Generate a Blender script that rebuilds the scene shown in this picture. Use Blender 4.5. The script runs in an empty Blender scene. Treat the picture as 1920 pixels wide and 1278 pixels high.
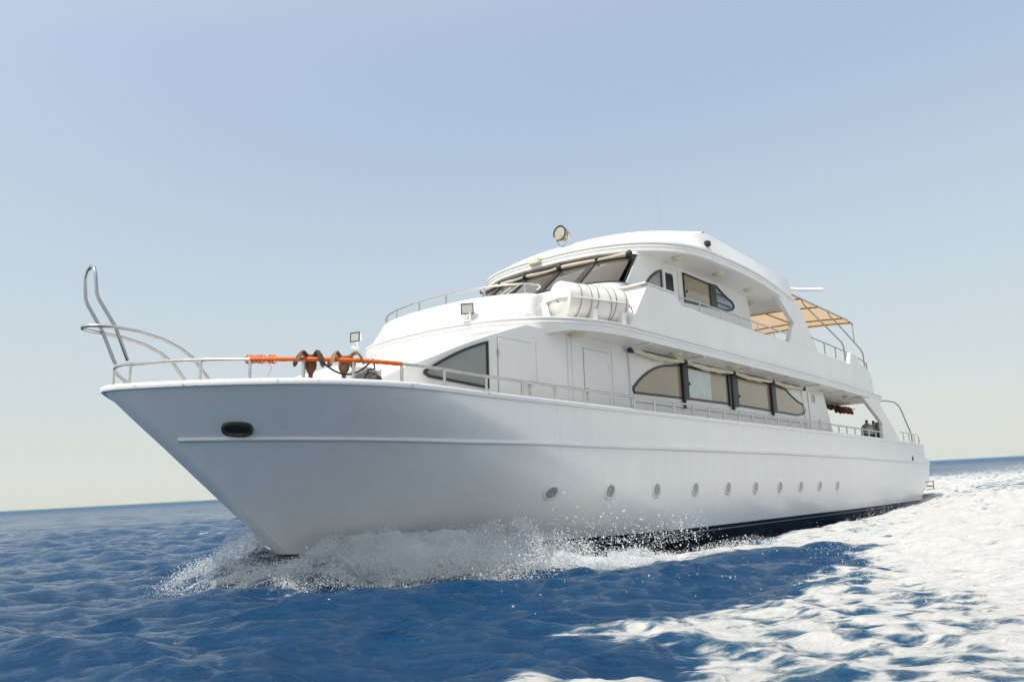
import bpy, bmesh, math, random
import numpy as np
from mathutils import Matrix, Vector

random.seed(7); RNG = np.random.default_rng(11)
SC = bpy.context.scene
COL = SC.collection
R = math.radians

# ------------------------------------------------------------------ camera, sky, sun, exposure
CAM_H = 1.5
cam_d = bpy.data.cameras.new('camera'); cam = bpy.data.objects.new('camera', cam_d); COL.objects.link(cam)
CR = np.array([[0.998536206, -0.0540873778, 0.0], [0.010081720, 0.186124066, 0.982474524], [-0.0531394708, -0.981036384, 0.186396913]])
cam.matrix_world = Matrix(((CR[0, 0], -CR[0, 1], -CR[0, 2], 0), (CR[1, 0], -CR[1, 1], -CR[1, 2], 0), (CR[2, 0], -CR[2, 1], -CR[2, 2], CAM_H), (0, 0, 0, 1)))
cam_d.sensor_width = 36; cam_d.lens = 1400 / 1920 * 36
cam_d.clip_start = 0.05; cam_d.clip_end = 60000
SC.camera = cam
SUN_ELEV = R(60); SUN_X, SUN_Y = -0.760, -0.650           # horizontal direction towards the sun
SUN_AZ = math.atan2(SUN_X, SUN_Y)
world = bpy.data.worlds.new('World'); SC.world = world; world.use_nodes = True
wn = world.node_tree; wn.nodes.clear()
sky = wn.nodes.new('ShaderNodeTexSky'); sky.sky_type = 'NISHITA'; sky.sun_disc = False
sky.sun_elevation = SUN_ELEV; sky.sun_rotation = SUN_AZ
sky.altitude = 0; sky.air_density = 1.0; sky.dust_density = .6; sky.ozone_density = 1.5
SKY_K = 0.15
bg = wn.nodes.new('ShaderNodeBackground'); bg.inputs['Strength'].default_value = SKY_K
wo = wn.nodes.new('ShaderNodeOutputWorld')
# humid sea air: the sky pales towards the horizon
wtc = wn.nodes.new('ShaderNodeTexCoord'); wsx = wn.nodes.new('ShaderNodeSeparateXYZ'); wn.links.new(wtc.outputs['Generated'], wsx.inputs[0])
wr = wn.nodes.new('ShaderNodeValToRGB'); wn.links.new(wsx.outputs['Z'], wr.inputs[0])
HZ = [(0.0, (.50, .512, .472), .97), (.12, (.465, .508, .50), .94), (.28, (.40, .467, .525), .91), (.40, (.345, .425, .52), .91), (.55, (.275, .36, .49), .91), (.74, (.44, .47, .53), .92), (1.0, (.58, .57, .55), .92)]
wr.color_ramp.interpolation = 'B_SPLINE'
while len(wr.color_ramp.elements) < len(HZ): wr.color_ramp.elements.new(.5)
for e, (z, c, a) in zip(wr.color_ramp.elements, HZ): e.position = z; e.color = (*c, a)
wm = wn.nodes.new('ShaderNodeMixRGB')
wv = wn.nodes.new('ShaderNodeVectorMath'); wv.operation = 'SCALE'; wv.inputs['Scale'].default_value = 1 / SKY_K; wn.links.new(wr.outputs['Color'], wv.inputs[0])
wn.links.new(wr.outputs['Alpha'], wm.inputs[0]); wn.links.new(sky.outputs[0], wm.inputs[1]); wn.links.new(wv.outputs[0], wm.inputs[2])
# broad bright haze round the sun
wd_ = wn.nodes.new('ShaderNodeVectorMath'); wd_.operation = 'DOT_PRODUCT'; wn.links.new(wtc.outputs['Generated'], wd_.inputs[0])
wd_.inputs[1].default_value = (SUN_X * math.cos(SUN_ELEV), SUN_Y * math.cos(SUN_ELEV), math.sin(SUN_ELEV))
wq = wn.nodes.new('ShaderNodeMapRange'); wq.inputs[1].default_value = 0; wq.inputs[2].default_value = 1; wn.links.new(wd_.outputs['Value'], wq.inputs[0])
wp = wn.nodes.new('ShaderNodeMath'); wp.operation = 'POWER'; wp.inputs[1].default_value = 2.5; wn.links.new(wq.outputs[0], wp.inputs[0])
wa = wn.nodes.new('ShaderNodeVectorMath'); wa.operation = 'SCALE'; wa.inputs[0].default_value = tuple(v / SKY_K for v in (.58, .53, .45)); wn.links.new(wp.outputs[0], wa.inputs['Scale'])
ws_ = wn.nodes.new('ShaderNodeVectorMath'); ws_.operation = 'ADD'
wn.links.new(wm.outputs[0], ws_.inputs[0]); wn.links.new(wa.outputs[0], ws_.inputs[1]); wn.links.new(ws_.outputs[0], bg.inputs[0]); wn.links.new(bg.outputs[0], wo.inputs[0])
sun_d = bpy.data.lights.new('sun', 'SUN'); sun = bpy.data.objects.new('sun', sun_d); COL.objects.link(sun)
sun_d.energy = 3.1; sun_d.angle = R(0.55); sun_d.color = (1.0, 0.95, 0.87)
sv = Vector((SUN_X * math.cos(SUN_ELEV), SUN_Y * math.cos(SUN_ELEV), math.sin(SUN_ELEV)))
sun.rotation_euler = sv.to_track_quat('Z', 'Y').to_euler()
SC.view_settings.view_transform = 'Standard'; SC.view_settings.look = 'None'
SC.view_settings.exposure = 0.48; SC.view_settings.gamma = 1
SC.render.engine = 'CYCLES'
SC.cycles.use_denoising = True
try: SC.cycles.denoiser = 'OPENIMAGEDENOISE'
except Exception: pass
SC.cycles.max_bounces = 8; SC.cycles.diffuse_bounces = 6; SC.cycles.glossy_bounces = 3
SC.cycles.transmission_bounces = 3; SC.cycles.transparent_max_bounces = 6
SC.cycles.caustics_reflective = False; SC.cycles.caustics_refractive = False
SC.cycles.sample_clamp_indirect = 6

# ------------------------------------------------------------------ yacht frame: u aft, p to port, z up
YM = Matrix(((-0.64957658, 0.75984166, 0.02628533, 2.50251),
             (-0.75994895, -0.64993651, 0.00775346, 21.28293),
             (0.0229752, -0.01493905, 0.99962441, 1.14976), (0, 0, 0, 1)))
def L(u, p, z): return (-u, p, z)
YI = YM.inverted()

# ------------------------------------------------------------------ materials
def node(nt, t, **kw):
    n = nt.nodes.new(t)
    for k, v in kw.items(): setattr(n, k, v)
    return n
def mat(name, col, rough=.4, metal=0., coat=0., var=.0, vscale=6., bump=0., bscale=40., spec=.5, trans=0.):
    m = bpy.data.materials.new(name); m.use_nodes = True
    nt = m.node_tree; b = nt.nodes['Principled BSDF']
    b.inputs['Base Color'].default_value = (*col, 1); b.inputs['Roughness'].default_value = rough
    b.inputs['Metallic'].default_value = metal; b.inputs['Coat Weight'].default_value = coat
    b.inputs['Coat Roughness'].default_value = .12; b.inputs['Specular IOR Level'].default_value = spec
    tc = node(nt, 'ShaderNodeTexCoord')
    if var > 0:
        n = node(nt, 'ShaderNodeTexNoise'); n.inputs['Scale'].default_value = vscale; n.inputs['Detail'].default_value = 6
        r = node(nt, 'ShaderNodeMapRange'); r.inputs[1].default_value = .3; r.inputs[2].default_value = .7
        r.inputs[3].default_value = 1 - var; r.inputs[4].default_value = 1 + var * .4
        mx = node(nt, 'ShaderNodeMixRGB', blend_type='MULTIPLY'); mx.inputs[0].default_value = 1
        mx.inputs[1].default_value = (*col, 1)
        nt.links.new(tc.outputs['Object'], n.inputs['Vector']); nt.links.new(n.outputs['Fac'], r.inputs[0])
        nt.links.new(r.outputs[0], mx.inputs[2]); nt.links.new(mx.outputs[0], b.inputs['Base Color'])
    if bump > 0:
        n2 = node(nt, 'ShaderNodeTexNoise'); n2.inputs['Scale'].default_value = bscale; n2.inputs['Detail'].default_value = 4
        bp = node(nt, 'ShaderNodeBump'); bp.inputs['Strength'].default_value = bump; bp.inputs['Distance'].default_value = .01
        nt.links.new(tc.outputs['Object'], n2.inputs['Vector']); nt.links.new(n2.outputs['Fac'], bp.inputs['Height'])
        nt.links.new(bp.outputs[0], b.inputs['Normal'])
    return m
M = {}
M['white'] = mat('white_paint', (.765, .76, .745), .38, coat=.25, var=.05, vscale=1.3, bump=.05, bscale=2.2)
M['raft'] = mat('raft_shell', (.76, .73, .68), .42, coat=.15, var=.10, vscale=5)
M['frame'] = mat('black_frame', (.012, .013, .014), .35)
M['glass'] = mat('tinted_pane', (.33, .265, .175), .06, var=.06, vscale=.8, coat=.5)
M['glass_pale'] = mat('pale_blind_pane', (.50, .55, .53), .07, var=.10, vscale=3, coat=.5)
M['glass_green'] = mat('grey_green_pane', (.22, .245, .225), .07, coat=.5, var=.05)
M['glass_dark'] = mat('dark_pane', (.010, .012, .016), .15, spec=.2)
M['glass_blue'] = mat('blue_pane', (.20, .24, .30), .06, coat=.5)
M['screen'] = mat('windscreen_pane', (.075, .067, .056), .07, coat=.4, var=.06, vscale=2)
M['steel'] = mat('stainless_steel', (.62, .60, .56), .26, metal=1., var=.15, vscale=9)
M['steel_dull'] = mat('dull_tube', (.36, .33, .29), .4, metal=.7, var=.15)
M['orange'] = mat('orange_wrap', (.74, .135, .006), .6, var=.12, vscale=20, bump=.4, bscale=60)
M['rust'] = mat('rusted_iron', (.15, .08, .045), .8, var=.5, vscale=25, bump=.6, bscale=60)
M['rust_pale'] = mat('pale_rusted_iron', (.30, .17, .09), .8, var=.45, vscale=25, bump=.6, bscale=60)
M['rust_red'] = mat('red_primer', (.19, .06, .03), .7, var=.4, vscale=22)
M['rubber'] = mat('black_rubber', (.015, .015, .016), .55)
M['cream'] = mat('cream_canvas', (.66, .60, .49), .85, var=.12, vscale=8, bump=.4, bscale=25)
M['tan'] = mat('tan_canvas', (.50, .44, .36), .85, var=.1, vscale=10, bump=.3, bscale=25)
M['wood'] = mat('brown_wood', (.22, .085, .03), .5, var=.3, vscale=14)
M['cloth'] = mat('brown_cloth', (.17, .045, .018), .95, var=.3, vscale=8, bump=.5, bscale=30)
M['bottle'] = mat('grey_aluminium', (.42, .44, .42), .45, metal=.3, var=.15)
M['navy'] = mat('navy_vest', (.02, .025, .05), .8)
M['beige'] = mat('beige_plastic', (.62, .58, .42), .5)
M['lens'] = mat('lamp_glass', (.34, .38, .35), .12, coat=.5)
M['chrome'] = mat('lamp_reflector', (.20, .22, .22), .18, metal=1.)
M['pewter'] = mat('pewter', (.55, .50, .42), .35, metal=.6, var=.2, vscale=20)
M['teak'] = mat('deck_teak', (.34, .24, .15), .7, var=.25, vscale=8)
M['ladder'] = mat('dark_steel', (.45, .45, .46), .22, metal=1.)
def mat_awning():
    m = mat('awning_canvas', (.84, .75, .61), .9, var=.06, vscale=3)
    nt = m.node_tree; b = nt.nodes['Principled BSDF']; out = nt.nodes['Material Output']
    t = node(nt, 'ShaderNodeBsdfTranslucent'); t.inputs[0].default_value = (.84, .74, .60, 1)
    mx = node(nt, 'ShaderNodeMixShader'); mx.inputs[0].default_value = .55
    nt.links.new(b.outputs[0], mx.inputs[1]); nt.links.new(t.outputs[0], mx.inputs[2]); nt.links.new(mx.outputs[0], out.inputs[0])
    return m
M['awning'] = mat_awning()
def mat_hull():
    m = bpy.data.materials.new('hull_paint'); m.use_nodes = True
    nt = m.node_tree; b = nt.nodes['Principled BSDF']
    tc = node(nt, 'ShaderNodeTexCoord'); sx = node(nt, 'ShaderNodeSeparateXYZ')
    nt.links.new(tc.outputs['Object'], sx.inputs[0])
    def less(v, thr):
        n = node(nt, 'ShaderNodeMath', operation='LESS_THAN'); n.inputs[1].default_value = thr
        nt.links.new(v, n.inputs[0]); return n.outputs[0]
    black = less(sx.outputs['Z'], -.885)
    s1 = less(sx.outputs['Z'], -.972); s2 = less(sx.outputs['Z'], -1.01)
    st = node(nt, 'ShaderNodeMath', operation='SUBTRACT'); nt.links.new(s1, st.inputs[0]); nt.links.new(s2, st.inputs[1])
    # faint weathering: vertical run streaks and blotches
    mp = node(nt, 'ShaderNodeMapping'); mp.inputs['Scale'].default_value = (2.2, 2.2, .22)
    nt.links.new(tc.outputs['Object'], mp.inputs[0])
    n1 = node(nt, 'ShaderNodeTexNoise'); n1.inputs['Scale'].default_value = 2.0; n1.inputs['Detail'].default_value = 8
    nt.links.new(mp.outputs[0], n1.inputs['Vector'])
    r1 = node(nt, 'ShaderNodeMapRange'); r1.inputs[1].default_value = .35; r1.inputs[2].default_value = .75
    r1.inputs[3].default_value = 1.0; r1.inputs[4].default_value = .955
    nt.links.new(n1.outputs['Fac'], r1.inputs[0])
    w = node(nt, 'ShaderNodeMixRGB', blend_type='MULTIPLY'); w.inputs[0].default_value = 1
    w.inputs[1].default_value = (.87, .86, .83, 1); nt.links.new(r1.outputs[0], w.inputs[2])
    mp2 = node(nt, 'ShaderNodeMapping'); mp2.inputs['Scale'].default_value = (5., 5., .35); nt.links.new(tc.outputs['Object'], mp2.inputs[0])
    n3_ = node(nt, 'ShaderNodeTexNoise'); n3_.inputs['Scale'].default_value = 1.6; n3_.inputs['Detail'].default_value = 5; nt.links.new(mp2.outputs[0], n3_.inputs['Vector'])
    r3 = node(nt, 'ShaderNodeMapRange'); r3.inputs[1].default_value = .66; r3.inputs[2].default_value = .82; r3.inputs[4].default_value = .22; nt.links.new(n3_.outputs['Fac'], r3.inputs[0])
    w2 = node(nt, 'ShaderNodeMixRGB'); w2.inputs[2].default_value = (.42, .33, .22, 1); nt.links.new(r3.outputs[0], w2.inputs[0]); nt.links.new(w.outputs[0], w2.inputs[1]); w = w2
    c1 = node(nt, 'ShaderNodeMixRGB'); c1.inputs[2].default_value = (.010, .014, .016, 1)
    nt.links.new(black, c1.inputs[0]); nt.links.new(w.outputs[0], c1.inputs[1])
    c2 = node(nt, 'ShaderNodeMixRGB'); c2.inputs[2].default_value = (.45, .47, .47, 1)
    nt.links.new(st.outputs[0], c2.inputs[0]); nt.links.new(c1.outputs[0], c2.inputs[1])
    nt.links.new(c2.outputs[0], b.inputs['Base Color'])
    b.inputs['Roughness'].default_value = .30; b.inputs['Coat Weight'].default_value = .45; b.inputs['Coat Roughness'].default_value = .08
    n2 = node(nt, 'ShaderNodeTexNoise'); n2.inputs['Scale'].default_value = 1.1; n2.inputs['Detail'].default_value = 3
    nt.links.new(tc.outputs['Object'], n2.inputs['Vector'])
    bp = node(nt, 'ShaderNodeBump'); bp.inputs['Strength'].default_value = .10; bp.inputs['Distance'].default_value = .05
    nt.links.new(n2.outputs['Fac'], bp.inputs['Height']); nt.links.new(bp.outputs[0], b.inputs['Normal'])
    nt.links.new(bp.outputs[0], b.inputs['Coat Normal'])
    return m
M['hull'] = mat_hull()

def mat_cap():
    m = mat('stained_white_paint', (.80, .80, .79), .4, coat=.2); nt = m.node_tree; b = nt.nodes['Principled BSDF']; tc = nt.nodes['Texture Coordinate']
    n = node(nt, 'ShaderNodeTexNoise'); n.inputs['Scale'].default_value = 5.5; n.inputs['Detail'].default_value = 7; n.inputs['Roughness'].default_value = .7; nt.links.new(tc.outputs['Object'], n.inputs['Vector'])
    r = node(nt, 'ShaderNodeMapRange'); r.inputs[1].default_value = .60; r.inputs[2].default_value = .70; nt.links.new(n.outputs['Fac'], r.inputs[0])
    x = node(nt, 'ShaderNodeMixRGB'); x.inputs[1].default_value = (.80, .80, .79, 1); x.inputs[2].default_value = (.30, .24, .18, 1); nt.links.new(r.outputs[0], x.inputs[0]); nt.links.new(x.outputs[0], b.inputs['Base Color']); return m
M['cap'] = mat_cap()

# ------------------------------------------------------------------ mesh helpers
class MB:
    def __init__(s): s.v = []; s.f = []
    def add(s, vs, fs):
        o = len(s.v); s.v += [tuple(x) for x in vs]; s.f += [tuple(i + o for i in f) for f in fs]
    def box(s, u0, u1, p0, p1, z0, z1):
        vs = [L(u, p, z) for u in (u0, u1) for p in (p0, p1) for z in (z0, z1)]
        s.add(vs, [(0, 1, 3, 2), (4, 6, 7, 5), (0, 4, 5, 1), (2, 3, 7, 6), (0, 2, 6, 4), (1, 5, 7, 3)])
    def prism(s, poly, p0, p1):                       # poly of (u,z) pushed from p0 to p1
        n = len(poly); vs = [L(u, p0, z) for u, z in poly] + [L(u, p1, z) for u, z in poly]
        s.add(vs, [tuple(range(n)), tuple(range(2 * n - 1, n - 1, -1))] + [(i, (i + 1) % n, n + (i + 1) % n, n + i) for i in range(n)])
    def slab(s, poly, z0, z1):                        # poly of (u,p)
        n = len(poly); vs = [L(u, p, z0) for u, p in poly] + [L(u, p, z1) for u, p in poly]
        s.add(vs, [tuple(range(n)), tuple(range(2 * n - 1, n - 1, -1))] + [(i, (i + 1) % n, n + (i + 1) % n, n + i) for i in range(n)])
    def rings(s, rings, closed_ring=True, closed=False, caps=True):
        n = len(rings[0]); vs = [x for r in rings for x in r]; fs = []
        m = len(rings)
        for a in range(m if closed else m - 1):
            b = (a + 1) % m
            for i in range(n if closed_ring else n - 1):
                j = (i + 1) % n
                fs.append((a * n + i, a * n + j, b * n + j, b * n + i))
        if caps and closed_ring and not closed:
            fs += [tuple(range(n)), tuple((m - 1) * n + i for i in range(n - 1, -1, -1))]
        s.add(vs, fs)
    def tube(s, pts, r, n=8, closed=False):           # pts in (u,p,z); r number or list
        P = [Vector(L(*q)) for q in pts]; m = len(P); rr = r if isinstance(r, (list, tuple)) else [r] * m
        rg = []; ref = None
        for i in range(m):
            a = P[(i - 1) % m] if (closed or i > 0) else P[i]; b = P[(i + 1) % m] if (closed or i < m - 1) else P[i]
            t = (b - a).normalized()
            if ref is None:
                ref = Vector((0, 0, 1)) if abs(t.z) < .9 else Vector((1, 0, 0))
            x = t.cross(ref)
            if x.length < 1e-4: x = t.cross(Vector((.3, 1, .2)))
            x.normalize(); y = x.cross(t).normalized(); ref = y
            rg.append([P[i] + (x * math.cos(k * 2 * math.pi / n) + y * math.sin(k * 2 * math.pi / n)) * rr[i] for k in range(n)])
        s.rings(rg, True, closed)
    def ball(s, c, r, nu=12, nv=8, sc=(1, 1, 1)):
        rg = []
        for i in range(nv + 1):
            a = math.pi * i / nv
            rg.append([L(c[0] + sc[0] * r * math.sin(a + 1e-4) * math.cos(2 * math.pi * k / nu), c[1] + sc[1] * r * math.sin(a + 1e-4) * math.sin(2 * math.pi * k / nu), c[2] + sc[2] * r * math.cos(a)) for k in range(nu)])
        s.rings(rg)
    def lathe(s, o, ax, prof, n=20):                  # prof of (distance along axis, radius)
        o = Vector(L(*o)); ax = Vector(L(*ax)).normalized()
        x = ax.cross(Vector((0, 0, 1))) if abs(ax.z) < .95 else ax.cross(Vector((1, 0, 0)))
        x.normalize(); y = ax.cross(x)
        s.rings([[o + ax * d + (x * math.cos(2 * math.pi * k / n) + y * math.sin(2 * math.pi * k / n)) * max(r, 1e-4) for k in range(n)] for d, r in prof])
    def build(s, name, m, parent=None, smooth=35, bevel=0., off=None, kind=None, label=None):
        me = bpy.data.meshes.new(name)
        vs = s.v if off is None else [(x - off[0], y - off[1], z - off[2]) for x, y, z in s.v]
        me.from_pydata(vs, [], s.f); me.validate()
        bm = bmesh.new(); bm.from_mesh(me); bmesh.ops.recalc_face_normals(bm, faces=bm.faces)
        if bevel: bmesh.ops.bevel(bm, geom=[e for e in bm.edges if len(e.link_faces) == 2 and e.calc_face_angle(0) > .6], offset=bevel, segments=2, affect='EDGES', clamp_overlap=True)
        bm.to_mesh(me); bm.free()
        for pl in me.polygons: pl.use_smooth = True
        me.set_sharp_from_angle(angle=R(smooth))
        me.materials.append(m)
        o = bpy.data.objects.new(name, me); COL.objects.link(o)
        if parent is not None: o.parent = parent
        if kind: o['kind'] = kind
        if label: o['label'] = label
        return o
def tag(o, label, cat, group=None):
    o['label'] = label; o['category'] = cat
    if group: o['group'] = group
def yempty(name, u, p, z, label, cat, group=None):
    o = bpy.data.objects.new(name, None); COL.objects.link(o); o.empty_display_size = .3
    o.matrix_world = YM @ Matrix.Translation(L(u, p, z)); tag(o, label, cat, group); return o
lerp = np.interp
def sm(x, a, b):
    t = np.clip((x - a) / (b - a), 0, 1); return t * t * (3 - 2 * t)

Y = bpy.data.objects.new('motor_yacht', None); COL.objects.link(Y); Y.matrix_world = YM
tag(Y, 'large white three-deck motor yacht with black boot stripe ploughing through the sea', 'yacht')

# ------------------------------------------------------------------ hull
def gz(u): return float(lerp(u, [-13.5, -12.2, -9, 22], [1.75, 1.705, 1.645, 1.625]))
def stem_u(z): return -13.455 + 1.158 * (1.8 - z)
ZK = [-2.2, -.9, 0, .95, 1.75]
def hb(d, z, u=None):
    Lh = lerp(z, ZK, [10, 8.6, 7.0, 5.7, 4.0]); P = lerp(z, ZK, [2.3, 3.32, 3.46, 3.52, 3.57])
    n = lerp(z, ZK, [1.7, 1.9, 2.2, 2.7, 2.75]); w = lerp(z, [-1, .6, 1.4, 1.8], [.20, .23, .25, .27]); df = w / 6.
    if d <= df: p = w * d / df
    else: p = w + (P - w) * (1 - (1 - min((d - df) / Lh, 1)) ** n)
    if u is not None and u > 8: p *= 1 - .115 * ((u - 8) / 14) ** 1.7
    return p
def SF(u): return float(lerp(u, [-13.4, -12.6, -9.], [.74, .80, 1.]))
def hull_p(u, z): return hb(max(u - stem_u(z), 0), z, u)
def build_hull():
    zr = [-2.2, -1.6, -1.2, -.9, -.6, -.3, 0, .3, .6, .8, .95, 1.1, 1.3, 1.5, 1.65, 1.75]
    ts = [0, .012, .03, .05, .07, .1, .13, .16, .2, .25, .3, .36, .42, .5, .58, .66, .75, .84, .92, 1.]
    rows = []
    for z0 in zr:
        row = []
        us0 = stem_u(z0); w = lerp(z0, [-1, .6, 1.4, 1.8], [.20, .23, .25, .27]); df = w / 6.
        ue = 22.05 if z0 > 1.08 else float(lerp(z0, [-2.2, -.6, -.1, 1.1], [20.4, 21.4, 23.0, 23.3]))
        ds = [0, df * .5, df] + [df + t * t * 9 + t * 1.2 for t in np.linspace(0.02, 1, 40)]
        dl = ds[-1]; tot = ue - us0
        ds += list(np.linspace(dl, tot, 22)[1:])
        for d in ds:
            u = us0 + d
            wz = min(max((z0 - .95) / .8, 0), 1)
            z = z0 + (gz(u) - 1.75) * wz
            row.append((u, hb(d, z0, u), z))
        rows.append(row)
    # step the upper bulwark back above the stern cheek
    mb = MB(); n = len(rows[0])
    port = [[L(*q) for q in r] for r in rows]; stb = [[L(q[0], -q[1] * SF(q[0]), q[2]) for q in r] for r in rows]
    mb.rings(port, False, caps=False); mb.rings(stb, False, caps=False)
    for k in range(len(rows) - 1):                    # transom
        a, b = rows[k][-1], rows[k + 1][-1]
        mb.add([L(*a), L(a[0], -a[1], a[2]), L(b[0], -b[1], b[2]), L(*b)], [(0, 1, 2, 3)])
    me = mb
    o = me.build('hull', M['hull'], Y, smooth=24)
    bm = bmesh.new(); bm.from_mesh(o.data); bmesh.ops.remove_doubles(bm, verts=bm.verts, dist=.002)
    bmesh.ops.recalc_face_normals(bm, faces=bm.faces); bm.to_mesh(o.data); bm.free(); o.data.set_sharp_from_angle(angle=R(24))
    return rows
HR = build_hull()
top = HR[-1]
def gun_path(inset=0., both=True, u_to=22.0):
    pts = [(u, p) for u, p, z in top if u <= u_to]
    full = [(u, -p * SF(u)) for u, p in reversed(pts[1:])] + pts
    return full
def plan_normals(path):
    out = []
    for i in range(len(path)):
        a = path[max(i - 1, 0)]; b = path[min(i + 1, len(path) - 1)]
        tu, tp = b[0] - a[0], b[1] - a[1]; l = math.hypot(tu, tp) or 1
        out.append((-tp / l * 1, tu / l))            # outward when running starboard-aft -> bow -> port-aft
    return out
def sweep(mb, path, prof, zf=None, closed_prof=True):  # prof of (outward offset, z)
    nn = plan_normals(path); rg = []
    for (u, p), (nu, np_) in zip(path, nn):
        z0 = zf(u) if zf else 0
        rg.append([L(u + nu * o, p + np_ * o, z0 + z) for o, z in prof])
    mb.rings(rg, closed_prof)
gp = gun_path()
mb = MB(); sweep(mb, gp, [(-.16, .0), (-.16, .045), (-.10, .06), (.0, .06), (.035, .045), (.045, .01), (.03, -.03), (.0, -.04)], gz)
mb.build('gunwale_cap', M['cap'], Y, smooth=50)
mb = MB()
for sg in (1, -1):
    rg = []
    for u in np.concatenate([np.linspace(-12.0, -8, 24), np.linspace(-7.5, 21.9, 40)]):
        u = float(u); row = []
        for z in (.84, 1.1, 1.4, 1.66):
            zz = z + (gz(u) - 1.70) * (z > 1.5); row.append(L(u, sg * max(hull_p(u, z) * (1 if sg > 0 else SF(u)) - .09, .01), zz))
        rg.append(row)
    mb.rings(rg, False, caps=False)
mb.build('bulwark_lining', M['white'], Y)
mb = MB(); dk = [(u, math.copysign(max(abs(p) - .06, 0), p)) for u, p in [(r[0] + .02, r[1]) for r in HR[9]] if u < 22]
mb.slab([(u, -p * SF(u)) for u, p in reversed(dk[1:])] + dk, .80, .86); mb.build('main_deck', M['teak'], Y)
def strake_z(u): return float(lerp(u, [-12.6, -11.8, -11, -9, -6, -1.7, 4.2, 10, 18.7, 23], [1.0, .98, .953, .895, .883, .895, .90, .864, .80, .77]))
mb = MB(); st = []
for u in np.concatenate([np.linspace(-12.40, -9, 24), np.linspace(-8.6, 23.2, 40)]):
    st.append((float(u), hull_p(float(u), strake_z(float(u)))))
for sgn in (1, -1):
    path = st if sgn > 0 else [(u, -p * SF(u)) for u, p in reversed(st) if u > -11.5]
    sweep(mb, path, [(-.03, .075), (.012, .05), (.05, .02), (.05, -.01), (.02, -.03), (-.03, -.04)], strake_z)
mb.build('rub_rail', M['white'], Y, smooth=50)

# portholes: steel-white ring, recessed grey pane, on the hull's own slope
def hull_frame(u, z):
    p = hull_p(u, z); e = .05
    du = Vector((e * 2, hull_p(u + e, z) - hull_p(u - e, z), 0)); dz = Vector((0, hull_p(u, z + e) - hull_p(u, z - e), e * 2))
    n = du.cross(dz).normalized()
    if n.y < 0: n = -n
    return (u, p, z), (n.x, n.y, n.z)
for k, u in enumerate((-6.70, -5.13, -3.37, -1.61, .11, 1.77, 3.44, 5.03, 6.66, 8.32)):
    o, nrm = hull_frame(u, .03 - .009 * k)
    mb = MB(); mb.lathe(o, nrm, [(-.03, .175), (.012, .175), (.02, .165), (.022, .135), (.010, .128), (.004, .12)], 28)
    f = mb.build('porthole', M['white'], Y, smooth=50)
    g = MB(); g.lathe(o, nrm, [(.0, .125), (.009, .124), (.0095, .001)], 28)
    g.build('porthole_glass', M['glass_hole'] if 'glass_hole' in M else M.setdefault('glass_hole', mat('porthole_glass', (.26, .29, .29), .1, coat=.4)), f)
# hawse pipe near the bow
def hawse():
    cu, cz = -11.94, 1.134
    def pt(du, dz, off):
        u, z = cu + du - .72 * dz, cz + dz - .07 * du; o, n = hull_frame(u, z); return L(o[0] + n[0] * off, o[1] + n[1] * off, o[2] + n[2] * off)
    def ring(a, b, off, n=28):
        out = []
        for k in range(n):
            t = 2 * math.pi * k / n; c, s_ = math.cos(t), math.sin(t)
            out.append(pt(a * math.copysign(abs(c) ** .7, c), b * math.copysign(abs(s_) ** .7, s_), off))
        return out
    mb = MB(); mb.rings([ring(.155, .10, -.02), ring(.155, .10, .035), ring(.147, .088, .05), ring(.125, .066, .05), ring(.118, .056, .01)], caps=False)
    f = mb.build('hawse_pipe', mat('weathered_bronze', (.10, .09, .06), .45, metal=.5, var=.5, vscale=30), Y, smooth=40)
    g = MB(); g.rings([ring(.122, .062, .02), ring(.06, .03, .016), ring(.002, .001, .012)], caps=True)
    g.build('pipe_mouth', mat('dark_hole', (.02, .015, .008), .6, var=.5, vscale=30), f)
hawse()
o, nrm = hull_frame(19.4, .97)
mb = MB(); mb.lathe(o, nrm, [(-.02, .10), (.02, .10), (.025, .07), (.003, .06), (.002, .001)], 18); mb.build('drain_port', M['rubber'], Y)

# ------------------------------------------------------------------ main deckhouse
HP = 2.8
prof = [(-11.35, .86), (-10.95, 1.25), (-10.55, 1.62), (-10.2, 1.86), (-9.68, 2.17), (-9.2, 2.38), (-8.81, 2.55), (-8.3, 2.75), (-7.83, 2.92), (-7.3, 3.10), (-6.8, 3.26), (9.85, 3.26), (10.62, 1.6), (10.9, .86)]
mb = MB(); rg = []
for (u0, z0), (u1, z1) in zip(prof[:-1], prof[1:]):
    for t in ((0, .5) if z1 < 3.2 or u0 > -6.9 else (0,)):
        u, z = u0 + (u1 - u0) * t, z0 + (z1 - z0) * t; w = min(HP, hull_p(u, .86) - .30); rg.append([L(u, -w, z), L(u, -w, .86), L(u, w, .86), L(u, w, z)])
mb.rings(rg, True); mb.build('deckhouse', M['white'], Y, smooth=30)
def panel(name, poly, p, t, m, parent=Y, bevel=0., label=None):
    mb = MB(); mb.prism(poly, p, p + t); return mb.build(name, m, parent, bevel=bevel, label=label)
def inset(poly, d):
    n = len(poly); out = []
    ar = sum(poly[i][0] * poly[(i + 1) % n][1] - poly[(i + 1) % n][0] * poly[i][1] for i in range(n)); sg = 1 if ar > 0 else -1
    for i in range(n):
        a, b, c = poly[i - 1], poly[i], poly[(i + 1) % n]
        e1 = np.array([b[0] - a[0], b[1] - a[1]]); e2 = np.array([c[0] - b[0], c[1] - b[1]])
        e1 /= np.linalg.norm(e1) + 1e-9; e2 /= np.linalg.norm(e2) + 1e-9
        n1 = np.array([-e1[1], e1[0]]) * sg; n2 = np.array([-e2[1], e2[0]]) * sg
        k = n1 + n2; k = k / (np.dot(k, k) / 2 + 1e-6); k = np.clip(k, -2.2, 2.2)
        out.append((b[0] + k[0] * d, b[1] + k[1] * d))
    return out
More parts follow.
